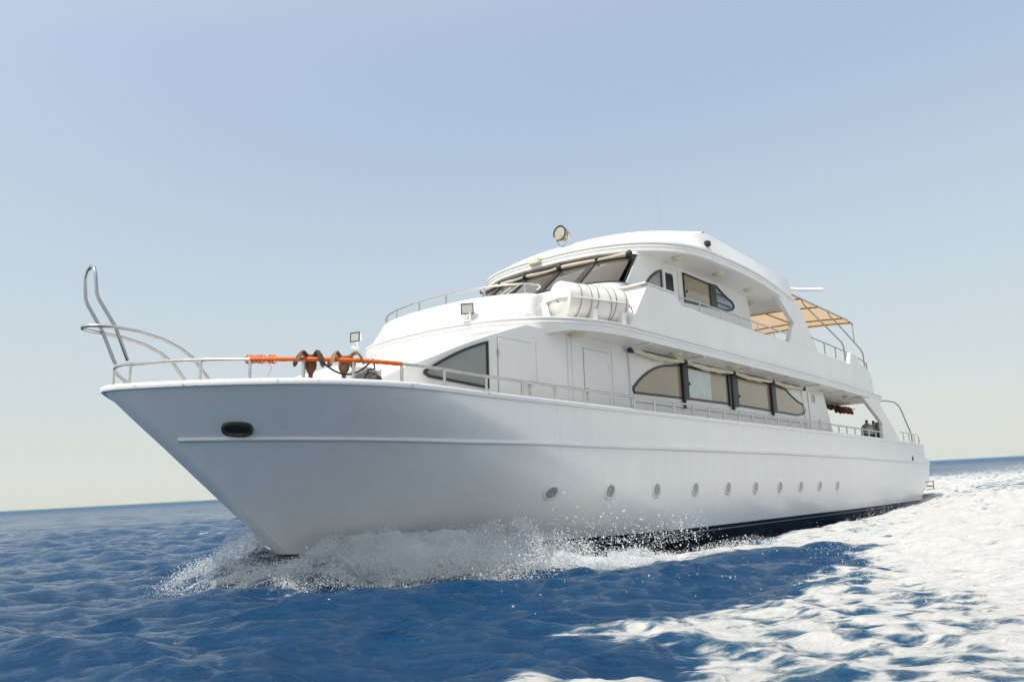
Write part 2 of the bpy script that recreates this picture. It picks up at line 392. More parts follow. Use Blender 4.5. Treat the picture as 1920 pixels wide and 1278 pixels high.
def window(name, poly, p, fw, gm, depth=.035, parent=Y, label=None):
    inn = inset(poly, fw); n = len(poly)
    mb = MB(); vs = []
    for q, off in ((poly, -.01), (poly, depth), (inn, depth), (inn, .006)): vs.append([L(u, p + off, z) for u, z in q])
    mb.rings(vs, True, caps=False)
    f = mb.build(name, M['frame'], parent, smooth=30, label=label)
    g = MB(); g.prism(inset(poly, fw * .8), p + .004, p + .012); g.build('pane', gm, f)
    return f
def arc(p0, p1, bulge, n=8):       # points from p0 to p1 bowed sideways, ends included
    out = []
    for i in range(n + 1):
        t = i / n; x = p0[0] + (p1[0] - p0[0]) * t; z = p0[1] + (p1[1] - p0[1]) * t; b = bulge * 4 * t * (1 - t)
        dx, dz = p1[0] - p0[0], p1[1] - p0[1]; l = math.hypot(dx, dz); out.append((x - dz / l * b, z + dx / l * b))
    return out
tri = [(-9.40, 1.975), (-7.94, 1.905), (-7.94, 2.79)] + arc((-7.94, 2.79), (-9.36, 2.17), -.045, 7)[1:] + [(-9.50, 2.10), (-9.52, 2.03)]
window('bow_side_window', tri, HP, .042, M['glass_green'], label='triangular grey-green side window at the front of the deckhouse')
def door(u0, u1, z0, z1, p, hu, hz, name='deck_door'):
    mb = MB(); mb.prism([(u0, z0), (u1, z0), (u1, z1), (u0, z1)], p - .01, p + .022); d = mb.build(name, M['white'], Y, bevel=.008)
    g = MB(); w = .012                                # shadow gap round the leaf
    for a in ((u0 - w, u0, z0, z1), (u1, u1 + w, z0, z1), (u0 - w, u1 + w, z1, z1 + w)): g.box(a[0], a[1], p - .005, p + .004, a[2], a[3])
    g.build('door_gap', M.setdefault('gap', mat('door_gap', (.25, .25, .24), .8)), d)
    h = MB(); h.box(hu - .03, hu + .03, p + .02, p + .035, hz - .13, hz + .13)
    h.tube([(hu, p + .03, hz + .04), (hu, p + .08, hz + .04), (hu - .12, p + .085, hz + .035)], .013, 8)
    h.build('handle', M['steel'], d)
    hh = u0 if abs(hu - u1) < abs(hu - u0) else u1
    for z in (z1 - .3, z0 + .35):
        k = MB(); k.tube([(hh, p + .022, z - .06), (hh, p + .022, z + .06)], .016, 8); k.build('hinge', M['steel'], d)
    return d
door(-7.66, -6.70, .9, 2.90, HP, -6.78, 2.02)
door(-4.93, -4.02, .9, 3.02, HP, -4.86, 2.05)
panel('door_surround', [(-5.36, .88), (-5.30, .88), (-5.30, 3.1), (-3.86, 3.1), (-3.86, .88), (-3.80, .88), (-3.80, 3.16), (-5.36, 3.16)], HP - .01, .03, M['white'], bevel=.006)
panel('wall_panel', [(-6.48, 2.12), (-5.62, 2.12)] + [(-5.54, 2.2), (-5.54, 2.94), (-5.62, 3.0), (-6.48, 3.0), (-6.54, 2.94), (-6.54, 2.2)], HP - .01, .03, M['white'], bevel=.012)
panel('corner_post', [(-5.52, .88), (-5.44, .88), (-5.44, 3.2), (-5.52, 3.2)], HP - .01, .035, M['white'], bevel=.01)
# the long saloon window in four panes: arch to the front, taper to the back
fr = [(-3.06, 2.22), (-3.08, 2.31)] + arc((-2.9, 2.50), (-1.15, 3.06), .10, 6) + [(-.62, 3.10)]
w1 = [(-3.00, 2.20), (-.60, 2.24), (-.60, 3.12), (-.9, 3.115)] + list(reversed(arc((-3.06, 2.33), (-1.2, 3.06), .16, 7)))
window('saloon_window', w1, HP, .045, M['glass'])
window('saloon_window', [(-.56, 2.245), (2.22, 2.27), (2.22, 3.125), (-.56, 3.125)], HP, .05, M['glass'])
window('saloon_window', [(2.26, 2.27), (5.10, 2.25), (5.10, 3.13), (2.26, 3.13)], HP, .05, M['glass'])
w4 = [(5.14, 2.25), (7.1, 2.24), (7.6, 2.30), (7.87, 2.42), (7.86, 2.50)] + arc((7.72, 2.66), (6.3, 3.06), .05, 5) + [(5.6, 3.125), (5.14, 3.135)]
window('saloon_window', w4, HP, .045, M['glass'])
panel('blind_panel', [(-.36, 2.30), (.92, 2.31), (.92, 3.06), (-.36, 3.06)], HP + .014, .012, M['glass_pale'])
for a, b in ((-.72, -.38), (1.96, 2.58), (4.94, 5.34)):
    panel('mullion', [(a, 2.22), (b, 2.23), (b, 3.12), (a, 3.12)], HP + .012, .05, M['frame'], bevel=.01)
for u in (.02, 2.66): panel('window_latch', [(u - .34, 2.62), (u - .29, 2.62), (u - .29, 2.70), (u - .34, 2.70)] if u < 1 else [(u, 2.52), (u + .05, 2.52), (u + .05, 2.60), (u, 2.60)], HP + .024, .02, M['rubber'])
mb = MB(); mb.box(-3.06, 8.0, HP - .01, HP + .055, 2.02, 2.06); mb.box(-3.1, 9.9, HP - .01, HP + .02, 1.3, 1.34)
mb.build('sill_ledge', M['white'], Y, bevel=.01)
mb = MB(); mb.tube([(-3.17, HP + .03, 3.2), (-3.08, HP + .03, .9)], .02, 8); mb.build('drain_pipe', M['white'], Y)
mb = MB(); mb.tube([(7.62, HP + .03, 3.24), (7.95, HP + .03, 1.2)], .018, 8); mb.build('drain_pipe', M['white'], Y)
# aft door with a round light
d = door(8.26, 9.22, .9, 3.16, HP, 9.12, 2.1)
mb = MB(); mb.lathe((8.72, HP + .02, 2.92), (0, 1, 0), [(0, .15), (.02, .15), (.025, .12), (.01, .115)], 24); mb.build('round_light', M['steel'], d)
mb = MB(); mb.lathe((8.72, HP + .02, 2.92), (0, 1, 0), [(0, .12), (.012, .118), (.013, .001)], 24); mb.build('light_glass', M['glass_blue'], d)
panel('wall_panel', [(9.32, 1.9), (10.30, 1.9), (10.10, 2.34), (9.32, 2.34)], HP - .01, .02, M['white'], bevel=.006)
# rolled side blinds hung under the overhang between black hooks
hooks = [-3.26, -.68, 2.18, 4.98, 7.62]
for i in range(4):
    a, b = hooks[i], hooks[i + 1]; mb = MB(); pts = []; rr = []
    for t in np.linspace(0, 1, 17):
        u = a + .08 + (b - a - .16) * t
        pts.append((u, HP + .13 + .012 * math.sin(9 * t + i), 3.19 - .055 * abs(math.sin(math.pi * t)) ** .8 + .01 * math.sin(23 * t + i)))
        rr.append(.045 + .026 * math.sin(math.pi * t) + .006 * math.sin(17 * t + 2 * i))
    mb.tube(pts, rr, 10); o = mb.build('rolled_blind', M['cream'], Y, smooth=60)
    m2 = MB(); m2.tube([(a + .02, HP + .15, 3.245), (b - .02, HP + .15, 3.245)], .013, 6); m2.build('blind_rail', M['white'], o)
    if i != 1:
        m3 = MB(); m3.tube([(a + (b - a) * t, HP + .195, 3.225 - .03 * math.sin(math.pi * t)) for t in np.linspace(.25, .8, 8)], .012, 6); m3.build('dark_hem', M['rubber'], o)
for i, u in enumerate(hooks):
    mb = MB(); mb.ball((u, HP + .12, 3.17), .062, 10, 8, (1, .8, 1.1)); mb.ball((u + .09, HP + .13, 3.15), .045, 8, 6); mb.ball((u - .02, HP + .16, 3.21), .04, 8, 6)
    if 0 < i < 4: mb.box(u - .045, u + .045, HP + .03, HP + .085, 2.0 if i == 1 else 2.1, 3.16)
    mb.build('blind_strap', M['rubber'], Y)

# ------------------------------------------------------------------ upper deck slab with its ribbed brow
def se(u0, u1, P, a, n=26):            # superellipse quarter from the centreline front to the side
    out = []
    for k in range(n + 1):
        t = math.pi / 2 * k / n; out.append((u1 - (u1 - u0) * abs(math.cos(t)) ** (2 / a), P * abs(math.sin(t)) ** (2 / a)))
    return out
def full(half): return [(u, -p) for u, p in reversed(half[1:])] + half
brow_h = se(-7.22, -3.8, 3.60, 2.6) + [(u, 3.60 - .40 * max(0, (u - 7) / 9) ** 1.6) for u in np.linspace(-3, 15.8, 26)]
brow = full(brow_h)
mb = MB(); mb.slab([(u, math.copysign(max(abs(p) - .06, 0), p)) if u > -7.1 else (u + .06, p) for u, p in brow], 3.262, 3.50)
mb.build('upper_deck', M['white'], Y)
def off_path(path, d):
    return [(u + n[0] * d, p + n[1] * d) for (u, p), n in zip(path, plan_normals(path))]
mb = MB()
sweep(mb, brow, [(-.10, 3.505), (-.02, 3.505), (.012, 3.49), (.012, 3.462), (-.03, 3.452), (-.03, 3.432), (.0, 3.422), (.0, 3.385), (-.02, 3.375), (-.08, 3.37), (-.14, 3.37)])
mb.build('brow_fascia', M['white'], Y, smooth=28)
mb = MB(); rg = []; nrm = plan_normals(brow)
for (u, p), (nu, np_) in zip(brow, nrm):
    fade = float(sm(-u, 5.7, 6.9)); row = []
    for t in np.linspace(0, 1, 12):
        o_ = -.02 - fade * .12 * t ** 1.6 - (1 - fade) * .02 * t
        row.append(L(u + nu * o_, p + np_ * o_, 3.378 - (1 - fade) * .132 * t - fade * .30 * t ** 1.15))
    o2 = -.35 * fade - .12 * (1 - fade); row.append(L(u + nu * o2, p + np_ * o2, 3.246 - .17 * fade)); rg.append(row)
mb.rings(rg, False, caps=False); mb.build('brow_cove', M['white'], Y, smooth=50)
for u, p in ((-5.36, 2.98), (-1.6, 3.2), (1.6, 3.2), (9.4, 3.0), (12.2, 2.9)):
    mb = MB(); mb.lathe((u, p, 3.262), (0, 0, -1), [(0, .17), (.02, .17), (.03, .15), (.05, .145), (.075, .10), (.085, .001)], 20)
    mb.build('ceiling_light', M['beige'], Y, smooth=50)
for u in (-3.26, -.68, 2.18, 4.98, 7.62, 10.3, 13):
    mb = MB(); mb.box(u - .05, u + .05, 2.8, 3.5, 3.21, 3.262); mb.build('soffit_beam', M['white'], Y, bevel=.008)
# front coaming of the upper deck
def coam(z):
    k = (z - 3.5) / .6
    h = se(-7.14 + .38 * k, -4.3 + .2 * k, 3.32 - .22 * k, 2.6, 40)
    port = [q for q in h if q[1] < 2.36]
    e = port[-1]
    port += [(e[0] + a, e[1] + b) for a, b in ((.12, .10), (.27, .16), (.42, .13), (.54, .03), (.63, -.12), (.72, -.26), (.95, -.36), (1.35, -.42), (1.9, -.45))]
    return [(u, -p) for u, p in reversed(h[1:])] + port
mb = MB(); rg = []
prs = [(3.49, .0), (3.52, .02), (3.62, -.0), (3.8, -.0), (4.0, .0), (4.06, .015), (4.10, .015), (4.115, -.02), (4.115, -.10), (4.08, -.13), (3.5, -.12)]
rows = []
for z, o_ in prs: rows.append([L(u, p, z) for u, p in off_path(coam(z), o_)])
mb.rings([list(x) for x in zip(*rows)], True, caps=True); mb.build('front_coaming', M['white'], Y, smooth=40)
# low rail on the coaming
rail = [q for q in off_path(coam(4.1), -.06) if q[1] > -2.75 and q[0] < -5.55 or q[1] < 0 and q[1] > -2.75]
mb = MB(); mb.tube([(rail[0][0], rail[0][1], 4.12)] + [(u, p, 4.33) for u, p in rail], .02, 8); up_r = mb.build('coaming_rail', M['steel'], Y, smooth=60)
for q in (-2.7, -2.05, -1.3, -.4, .5, 1.45, 2.25):
    k = min(range(len(rail)), key=lambda i: abs(rail[i][1] - q) + (5 if rail[i][0] > -4.6 else 0)); u, p = rail[k]
    s_ = MB(); s_.tube([(u, p, 4.10), (u, p, 4.33)], .022, 8); s_.build('stanchion', M['steel'], up_r)
# side bulwarks of the upper deck with the high wing in front
for sg in (1, -1):
    wing = [(-4.16, 3.50), (-3.32, 4.60), (-2.05, 4.60), (-1.72, 4.36), (4, 4.36), (9, 4.365), (11.35, 4.38), (11.55, 4.80), (11.7, 4.84), (12.5, 4.83), (12.85, 4.60), (14.45, 4.37), (14.75, 3.50)]
    us = sorted(set([w[0] for w in wing[1:-1]] + list(np.linspace(-3.2, 14.4, 30))))
    mb = MB(); rg = []
    tops = [(-4.16, 3.51)] + [(u, float(lerp(u, [w[0] for w in wing], [w[1] for w in wing]))) for u in us] + [(14.75, 3.51)]
    for u, z in tops:
        p = 3.53 - .40 * max(0, (u - 7) / 9) ** 1.6
        rg.append([L(u, sg * p, 3.49), L(u, sg * p, z - .02), L(u, sg * (p - .02), z), L(u, sg * (p - .16), z), L(u, sg * (p - .17), 3.49)])
    mb.rings(rg, True); mb.build('upper_bulwark', M['white'], Y, smooth=30)
    # return wall from the wing to the wheelhouse, facing forward
    mb = MB(); mb.add([L(-4.16, sg * 3.53, 3.5), L(-3.32, sg * 3.53, 4.6), L(-3.32, sg * 2.74, 4.6), L(-3.9, sg * 2.74, 3.5),
                       L(-3.2, sg * 3.37, 4.6), L(-3.2, sg * 2.74, 4.6), L(-3.2, sg * 2.74, 3.5), L(-3.2, sg * 3.37, 3.5)],
                      [(0, 1, 2, 3), (1, 4, 5, 2), (4, 7, 6, 5), (3, 2, 5, 6)]); mb.build('wing_front', M['white'], Y)
    mb = MB(); mb.box(-3.42, -2.1, sg * 3.36, sg * 3.55, 4.60, 4.64); mb.box(-3.45, -3.30, sg * 2.7, sg * 3.55, 4.60, 4.643); mb.build('wing_cap', M['white'], Y, bevel=.01)
    rl = MB(); pts = [(-1.62, sg * 3.42, 4.60)] + [(u, sg * (3.42 - .4 * max(0, (u - 7) / 9) ** 1.6), 4.66) for u in np.linspace(-1.2, 5.3, 8)]
    rl.tube(pts, .022, 8); ro = rl.build('upper_rail', M['steel'], Y, smooth=60)
    for u in (-.58, .63, 1.83, 3.0, 4.2):
        s_ = MB(); s_.tube([(u, sg * 3.42, 4.35), (u, sg * 3.42, 4.66)], .02, 8); s_.build('stanchion', M['steel'], ro)
    rl = MB(); yy = lambda u: sg * (3.42 - .4 * max(0, (u - 7) / 9) ** 1.6)
    rl.tube([(u, yy(u), 4.83) for u in np.linspace(7.4, 11.6, 6)], .02, 8); ro = rl.build('upper_rail', M['steel_dull'], Y, smooth=60)
    for u in (8.73, 10.0): s_ = MB(); s_.tube([(u, yy(u), 4.36), (u, yy(u), 4.83)], .02, 8); s_.build('stanchion', M['steel_dull'], ro)
    rl = MB(); rl.tube([(12.7, yy(12.7), 4.82), (13.6, yy(13.6), 4.79), (14.4, yy(14.4), 4.75), (14.46, yy(14.4), 4.72), (14.46, yy(14.4), 4.36)], .02, 8)
    ro = rl.build('upper_rail', M['steel_dull'], Y, smooth=60)
mb = MB(); mb.box(14.6, 14.75, -3.2, 3.2, 3.5, 4.1); mb.build('upper_bulwark', M['white'], Y, bevel=.01)
mb = MB(); mb.tube([(14.46, -3.1, 4.7), (14.46, 3.1, 4.7)], .02, 8); mb.build('upper_rail', M['steel_dull'], Y)

# ------------------------------------------------------------------ wheelhouse
WP = 2.75
SQ = .84
def tight(path): return [(u, p if p >= 0 else p * SQ) for u, p in path]
def wh(z, out=0.):
    k = (z - 4.55) / 1.25
    return tight(full(se(-4.2 + 1.51 * k - out, -3.2 + .9 * k, WP + out, 2.4, 22)))
mb = MB(); rg = []
for z in (3.5, 4.55, 4.86): rg.append([L(u, p, z) for u, p in wh(z)] + [L(-1.0, WP, z), L(-1.0, -WP * SQ, z)])
mb.rings(rg, True); rg = []
for z in (5.60, 5.81): rg.append([L(u + .03, p, z) for u, p in wh(z)] + [L(-1.0, WP - .01, z), L(-1.0, -WP * SQ + .01, z)])
mb.rings(rg, True); mb.build('wheelhouse_front', M['white'], Y, smooth=40)
for sg in (1, -1):
    mb = MB(); mb.prism([(-3.7, 3.49), (-3.2, 4.55), (-2.28, 5.81), (4.0, 5.81), (4.18, 5.1), (4.5, 3.49)], sg * WP * (1 if sg > 0 else SQ), sg * (WP - .08) * (1 if sg > 0 else SQ)); mb.build('wheelhouse_wall', M['white'], Y, bevel=.01)
mb = MB(); mb.box(3.7, 3.78, -2.66 * SQ, 2.66, 3.5, 5.8); mb.build('wheelhouse_bulkhead', M['white'], Y)
# windscreen: five raked panes between black mullions, a black head band, rolled tan blind above
bot, tpp = wh(4.86, .012), wh(5.65, .012)
def ws_pt(t, k, out=0.):              # t along p in [-1,1] of the curved front
    i = (t + 1) / 2 * (len(bot) - 1); a = int(min(i, len(bot) - 2)); f = i - a
    b = [bot[a][j] * (1 - f) + bot[a + 1][j] * f for j in (0, 1)]; c = [tpp[a][j] * (1 - f) + tpp[a + 1][j] * f for j in (0, 1)]
    return L(b[0] * (1 - k) + c[0] * k - out, b[1] * (1 - k) + c[1] * k, 4.86 * (1 - k) + 5.65 * k)
def tp(p):                            # parameter of a given athwart position
    ts = np.linspace(-1, 1, 201); ps = [ws_pt(t, .5)[1] for t in ts]; return float(np.interp(p, ps, ts))
bounds = [-2.27, -1.32, -.36, .80, 1.80, 2.70]
for a, b in zip(bounds[:-1], bounds[1:]):
    t = np.linspace(tp(a), tp(b), 10); mb = MB(); mb.rings([[ws_pt(x, k) for k in np.linspace(0, 1, 6)] for x in t], False, caps=False)
    mb.build('windscreen_pane', M['screen'], Y, smooth=60)
for b in bounds:
    t0, t1 = (tp(b - .085), tp(b + .085)) if -2.2 < b < 2.6 else ((.955, .985) if b > 0 else (-.985, -.955)); mb = MB()
    mb.rings([[ws_pt(t0, k, .0), ws_pt(t0, k, .045), ws_pt(t1, k, .045), ws_pt(t1, k, .0)] for k in np.linspace(0, 1.05, 6)], True); mb.build('windscreen_mullion', M['frame'], Y)
mb = MB()
for k0, k1 in ((.95, 1.05), (-.02, .012)): mb.rings([[ws_pt(t, k0, 0), ws_pt(t, k0, .03), ws_pt(t, k1, .03), ws_pt(t, k1, 0)] for t in np.linspace(-1, 1, 40)], True)
mb.build('windscreen_frame', M['frame'], Y)
for a, b in ((-2.2, -1.38), (-1.26, -.42), (-.3, .75), (.85, 2.62)):
    mb = MB(); ts = np.linspace(tp(a), tp(b), 14); pts = []; rr = []
    for i, t in enumerate(ts):
        x = ws_pt(t, 1.0, .10); s_ = i / 13
        pts.append((-x[0], x[1], 5.655 - .025 * math.sin(math.pi * s_))); rr.append(.048 + .010 * math.sin(7 * s_ + a))
    mb.tube(pts, rr, 10); mb.build('rolled_blind', M['tan'], Y, smooth=60)
for p in (-2.24, -1.32, -.36, .80, 1.9, 2.70):
    x = ws_pt(tp(max(min(p, 2.7), -2.27)), 1.0, .12); mb = MB(); r_ = .085 if p in (.80, 2.70) else .05
    mb.ball((-x[0], x[1], 5.66), r_, 10, 8, (1, 1, 1.2)); mb.build('blind_strap', M['rubber'], Y)
for p in (-.55, -.85):
    x0 = ws_pt(tp(p), .02, .07); x1 = ws_pt(tp(p + .25), .62, .07); mb = MB(); mb.tube([(-x0[0], x0[1], x0[2]), (-x1[0], x1[1], x1[2])], .014, 6); mb.build('windscreen_wiper', M['white'], Y)
# wheelhouse side: quarter light, door with a dark light, long tapering window
q = [(-2.16, 4.80), (-2.16, 4.90)] + arc((-2.12, 4.98), (-1.30, 5.53), .07, 6) + [(-1.27, 5.53), (-1.27, 4.80)]
window('quarter_light', q, WP, .045, M['glass_green'])
mb = MB(); mb.prism([(-1.12, 3.6), (-.44, 3.6), (-.46, 5.64), (-1.12, 5.62)], WP - .01, WP + .02); wd = mb.build('wheelhouse_door', M['white'], Y, bevel=.008)
panel('door_light', [(-1.08, 4.4), (-.64, 4.4), (-.68, 5.46), (-.73, 5.52), (-1.08, 5.50)], WP + .012, .012, M['glass_dark'], wd)
panel('door_surround', [(-1.20, 3.6), (-1.14, 3.6), (-1.14, 5.66), (-.40, 5.68), (-.36, 3.6), (-.30, 3.6), (-.34, 5.74), (-1.20, 5.72)], WP - .01, .05, M['white'], bevel=.008)
window('tapering_window', [(-.10, 4.88), (1.50, 4.99), (1.72, 5.68), (.8, 5.69), (-.12, 5.70)], WP, .045, M['glass'])
w6 = [(1.60, 4.99), (2.40, 5.02), (2.85, 5.13), (3.0, 5.24), (2.97, 5.34)] + arc((2.85, 5.42), (1.92, 5.70), .03, 4) + [(1.70, 5.72)]
f6 = window('tapering_window', w6, WP, .06, M['glass_blue'])
for z in (5.20, 5.46): panel('glazing_bar', [(1.75, z), (2.72 if z < 5.3 else 2.5, z - .02), (2.72 if z < 5.3 else 2.5, z + .02), (1.75, z + .03)], WP + .012, .018, M['frame'], f6)
panel('mullion', [(1.44, 4.98), (1.84, 5.0), (1.76, 5.70), (1.40, 5.69)], WP + .013, .03, M['frame'])
panel('window_latch', [(.03, 5.17), (.07, 5.17), (.07, 5.25), (.03, 5.25)], WP + .012, .02, M['rubber'])

# ------------------------------------------------------------------ roof with ribbed visor
vis_h = se(-3.05, .2, 3.72, 2.6) + [(1.0, 3.75), (2.0, 3.75), (3.2, 3.68), (4.4, 3.55), (5.6, 3.40), (6.75, 3.25)]
vis = tight(full(vis_h))
mb = MB(); mb.slab(off_path(vis, -.05), 5.81, 6.0); mb.build('wheelhouse_roof', M['white'], Y)
mb = MB(); sweep(mb, vis, [(-.12, 6.055), (-.03, 6.055), (.01, 6.04), (.012, 5.995), (-.03, 5.985), (-.03, 5.965), (.0, 5.955), (.0, 5.91), (-.02, 5.90), (-.02, 5.885), (-.005, 5.875), (-.01, 5.80), (-.05, 5.785), (-.14, 5.785)])
mb.box(6.70, 6.78, -3.2 * SQ, 3.2, 5.79, 6.05); mb.build('visor_fascia', M['white'], Y, smooth=28)
def ufront(p):
    t = min(abs(p) / 3.68, .9999); return .2 - 3.2 * (1 - t ** 2.6) ** (1 / 2.6)
def roof_z(u, p):
    s_ = max(u - ufront(p), 0) / 3.9
    a = 6.045 + 1.0 * (1 - (1 - min(s_, 1)) ** 1.9); pw = float(lerp(u, [-3, 2, 6.75], [3.68, 3.70, 3.22]))
    b = 6.045 + max(pw - abs(p), 0) * 1.55
    return min(a, b, 7.05 - .02 * abs(p))
def visor_half_at(u): us = [q[0] for q in vis_h]; return float(np.interp(u, us, [q[1] for q in vis_h]))
UP, UA, UE, PA, PE, ZA, ZE = -1.75, -.10, 6.55, 3.45, 3.14, 6.68, 6.73
zb = 6.05
front_base = [(u + .04, p) for u, p in vis if u <= UP]
hp_ = front_base[-1][1]
mb = MB(); rg = []
for u, p in front_base:
    q = p / (hp_ if p >= 0 else hp_ * SQ); row = []
    tu, tq, tz = UA - .25 * (1 - q * q), PA * q * (1 if q >= 0 else SQ), ZA + .42 * (1 - abs(q) ** 2.2)
    for t in np.linspace(0, 1, 14):
        bulge = math.sin(math.pi * t) * .14 * (1 - abs(q) ** 6)
        row.append(L(u + (tu - u) * t - bulge * .4, p + (tq - p) * t, zb + (tz - zb) * t + bulge))
    rg.append(row)
mb.rings(rg, False, caps=False)
tops = [[L(UA + (UE - UA) * k - .25 * (1 - q * q) * (1 - k), (PA + (PE - PA) * k) * q * (1 if q >= 0 else SQ), ZA + (ZE - ZA) * k + (.42 * (1 - k) + .2 * k) * (1 - abs(q) ** 2.2)) for q in np.linspace(-1, 1, 25)] for k in (0, .25, .5, .75, 1)]
mb.rings(tops, False, caps=False)
for sg in (1, -1):
    rg = []
    for t in np.linspace(0, 1, 30):
        u = UP + .04 + (UE - UP - .04) * t; pb = visor_half_at(u) - .05 if u > UP + .06 else hp_
        if u < UA: k = (u - UP - .04) / (UA - UP - .04); tz = zb + (ZA - zb) * k + math.sin(math.pi * k) * .02; tpp_ = hp_ + (PA - hp_) * k
        else: k = (u - UA) / (UE - UA); tz = ZA + (ZE - ZA) * k; tpp_ = PA + (PE - PA) * k
        s2_ = 1 if sg > 0 else -SQ; rg.append([L(u, s2_ * pb, zb), L(u, s2_ * (pb + tpp_) / 2, (zb + tz) / 2), L(u, s2_ * tpp_, tz)])
    mb.rings(rg, False, caps=False)
mb.add([L(UE, 3.2, zb), L(UE, PE, ZE), L(UE, 0, ZE + .2), L(UE, -PE * SQ, ZE), L(UE, -3.2 * SQ, zb)], [(0, 1, 2, 3, 4)])
rc = mb.build('roof_crown', M['white'], Y, smooth=18)
for u, p in ((-1.1, 3.17), (1.05, 3.25), (3.35, 3.1), (5.0, 2.4)):
    mb = MB(); mb.lathe((u, p, 5.81), (0, 0, -1), [(0, .16), (.02, .16), (.03, .14), (.05, .135), (.075, .10), (.085, .001)], 20); mb.build('ceiling_light', M['beige'], Y, smooth=50)
mb = MB(); mb.box(-3.16, -3.02, -.1, .26, 5.87, 6.03); mb.build('bow_light', M['beige'], Y, bevel=.03)
mb = MB(); mb.box(-.36, -.21, 3.56, 3.70, 6.19, 6.33); mb.box(-.32, -.25, 3.4, 3.58, 6.23, 6.28); mb.build('security_camera', M['rubber'], Y, bevel=.02)
mb = MB(); mb.lathe((.9, 1.9, 7.0), (0, 0, 1), [(0, .24), (.06, .24), (.14, .2), (.18, .1), (.19, .001)], 20); mb.build('satellite_dome', M['raft'], Y, smooth=50)
mb = MB(); mb.tube([(-.3, 2.1, 6.98), (-.3, 2.1, 7.16)], [.025, .008], 6); mb.build('whip_stub', M['pewter'], Y)
mb = MB(); mb.tube([(1.6, 1.3, 7.0), (1.58, 1.3, 7.8), (1.4, 1.3, 9.0)], [.009, .007, .003], 6); mb.build('whip_antenna', M['pewter'], Y)
mb = MB(); mb.tube([(6.62, 3.10, 6.44), (6.9, 3.31, 6.42), (6.9, 4.15, 6.26)], .05, 10); mb.box(6.55, 6.72, 3.0, 3.16, 6.05, 6.47); mb.build('antenna_bar', M['white'], Y, smooth=50)
# searchlight standing on the visor
su, sp_, sz = -2.30, .42, 6.36
axl = (-.98, -.06, .04)
mb = MB(); mb.tube([(su, sp_, sz - .12), (su, sp_, sz + .12)], .03, 8); mb.lathe((su, sp_, sz - .10), (0, 0, 1), [(0, .09), (.02, .09), (.03, .03)], 12)
sl = mb.build('searchlight', M['pewter'], Y)
cz = sz + .46; k = MB()
side = Vector((axl[1], -axl[0], 0)).normalized()
k.tube([(su + side.x * .2 * x, sp_ + side.y * .2 * x, z) for x, z in ((-1.0, cz + .02), (-.95, cz - .14), (-.55, cz - .29), (0, cz - .34), (.55, cz - .29), (.95, cz - .14), (1.0, cz + .02))], .014, 8); k.build('yoke', M['pewter'], sl, smooth=60)
b_ = MB(); b_.lathe((su - axl[0] * .1, sp_ - axl[1] * .1, cz), axl, [(-.16, .05), (-.15, .10), (-.05, .155), (.06, .19), (.15, .20), (.17, .215), (.20, .215), (.205, .175)], 28); b_.tube([(su - axl[0] * .3, sp_ - axl[1] * .3, cz + .07), (su - axl[0] * .36, sp_ - axl[1] * .36, cz + .05), (su - axl[0] * .36, sp_ - axl[1] * .36, cz - .05), (su - axl[0] * .3, sp_ - axl[1] * .3, cz - .06)], .012, 6)
b_.build('lamp_housing', M['pewter'], sl, smooth=45)
b_ = MB(); b_.lathe((su - axl[0] * .1, sp_ - axl[1] * .1, cz), axl, [(.15, .206), (.215, .222), (.225, .215), (.20, .165), (.17, .16)], 28); b_.build('lamp_bezel', mat('lamp_bezel', (.05, .055, .05), .4, metal=.6), sl, smooth=40)
b_ = MB(); b_.lathe((su - axl[0] * .1, sp_ - axl[1] * .1, cz), axl, [(.19, .165), (.15, .165), (.10, .13), (.06, .07), (.05, .001)], 28); b_.build('reflector', mat('lamp_mirror', (.10, .125, .13), .16, var=.3, vscale=9, coat=.3), sl, smooth=60)

# ------------------------------------------------------------------ arches, sun awning, aft structures
for sg in (1, -1):
    mb = MB(); mb.prism([(4.75, 5.82), (6.55, 5.82), (8.02, 4.36), (5.35, 4.36), (5.95, 5.12)], sg * 3.27, sg * 3.42); mb.build('arch_pillar', M['white'], Y, bevel=.012)
    mb = MB(); mb.prism([(12.72, 3.27), (14.80, 3.27), (17.5, 1.70), (14.97, 1.70), (15.10, 2.33)], sg * 3.16, sg * 3.30); mb.build('aft_pillar', M['white'], Y, bevel=.012)
panel('wooden_board', [(15.75, 1.70), (16.2, 1.70), (15.9, 2.42), (15.5, 2.42)], 2.9, .04, M['wood'])
aw = MB(); rg = []
AU = np.linspace(6.9, 15.05, 15)
for u in AU:
    row = []
    for p in np.linspace(-2.62, 2.62, 21):
        z = 6.62 + .12 * (1 - (p / 2.62) ** 2) + .02 * math.sin((u - 6.9) * math.pi / 1.9) ** 2 - .12 * max(0, (u - 14.2)) ** 2
        row.append(L(u, p, z))
    rg.append(row)
aw.rings(rg, False, caps=False)
wrows = [[(x[0], x[1], x[2] + .02) for x in r] for r in rg]; aw.rings(wrows, False, caps=False)
awn = aw.build('sun_awning', M['awning'], Y, smooth=60)
def awz(u, p): return 6.60 + .12 * (1 - (p / 2.62) ** 2)
for u in (9.0, 10.85, 13.7, 14.7):
    mb = MB(); mb.tube([(u, p, awz(u, p) - .01 - .12 * max(0, u - 14.2) ** 2) for p in np.linspace(-2.62, 2.62, 14)], .028, 6); mb.build('awning_bar', mat('awning_bar', (.30, .14, .05), .6) if 'abar' not in M else M['abar'], awn, smooth=60); M['abar'] = bpy.data.materials['awning_bar']
for p in (-1.1, .6):
    mb = MB(); mb.tube([(u, p, awz(u, p) - .03) for u in np.linspace(6.9, 14.9, 6)], .026, 6); mb.build('awning_bar', M['abar'], awn, smooth=60)
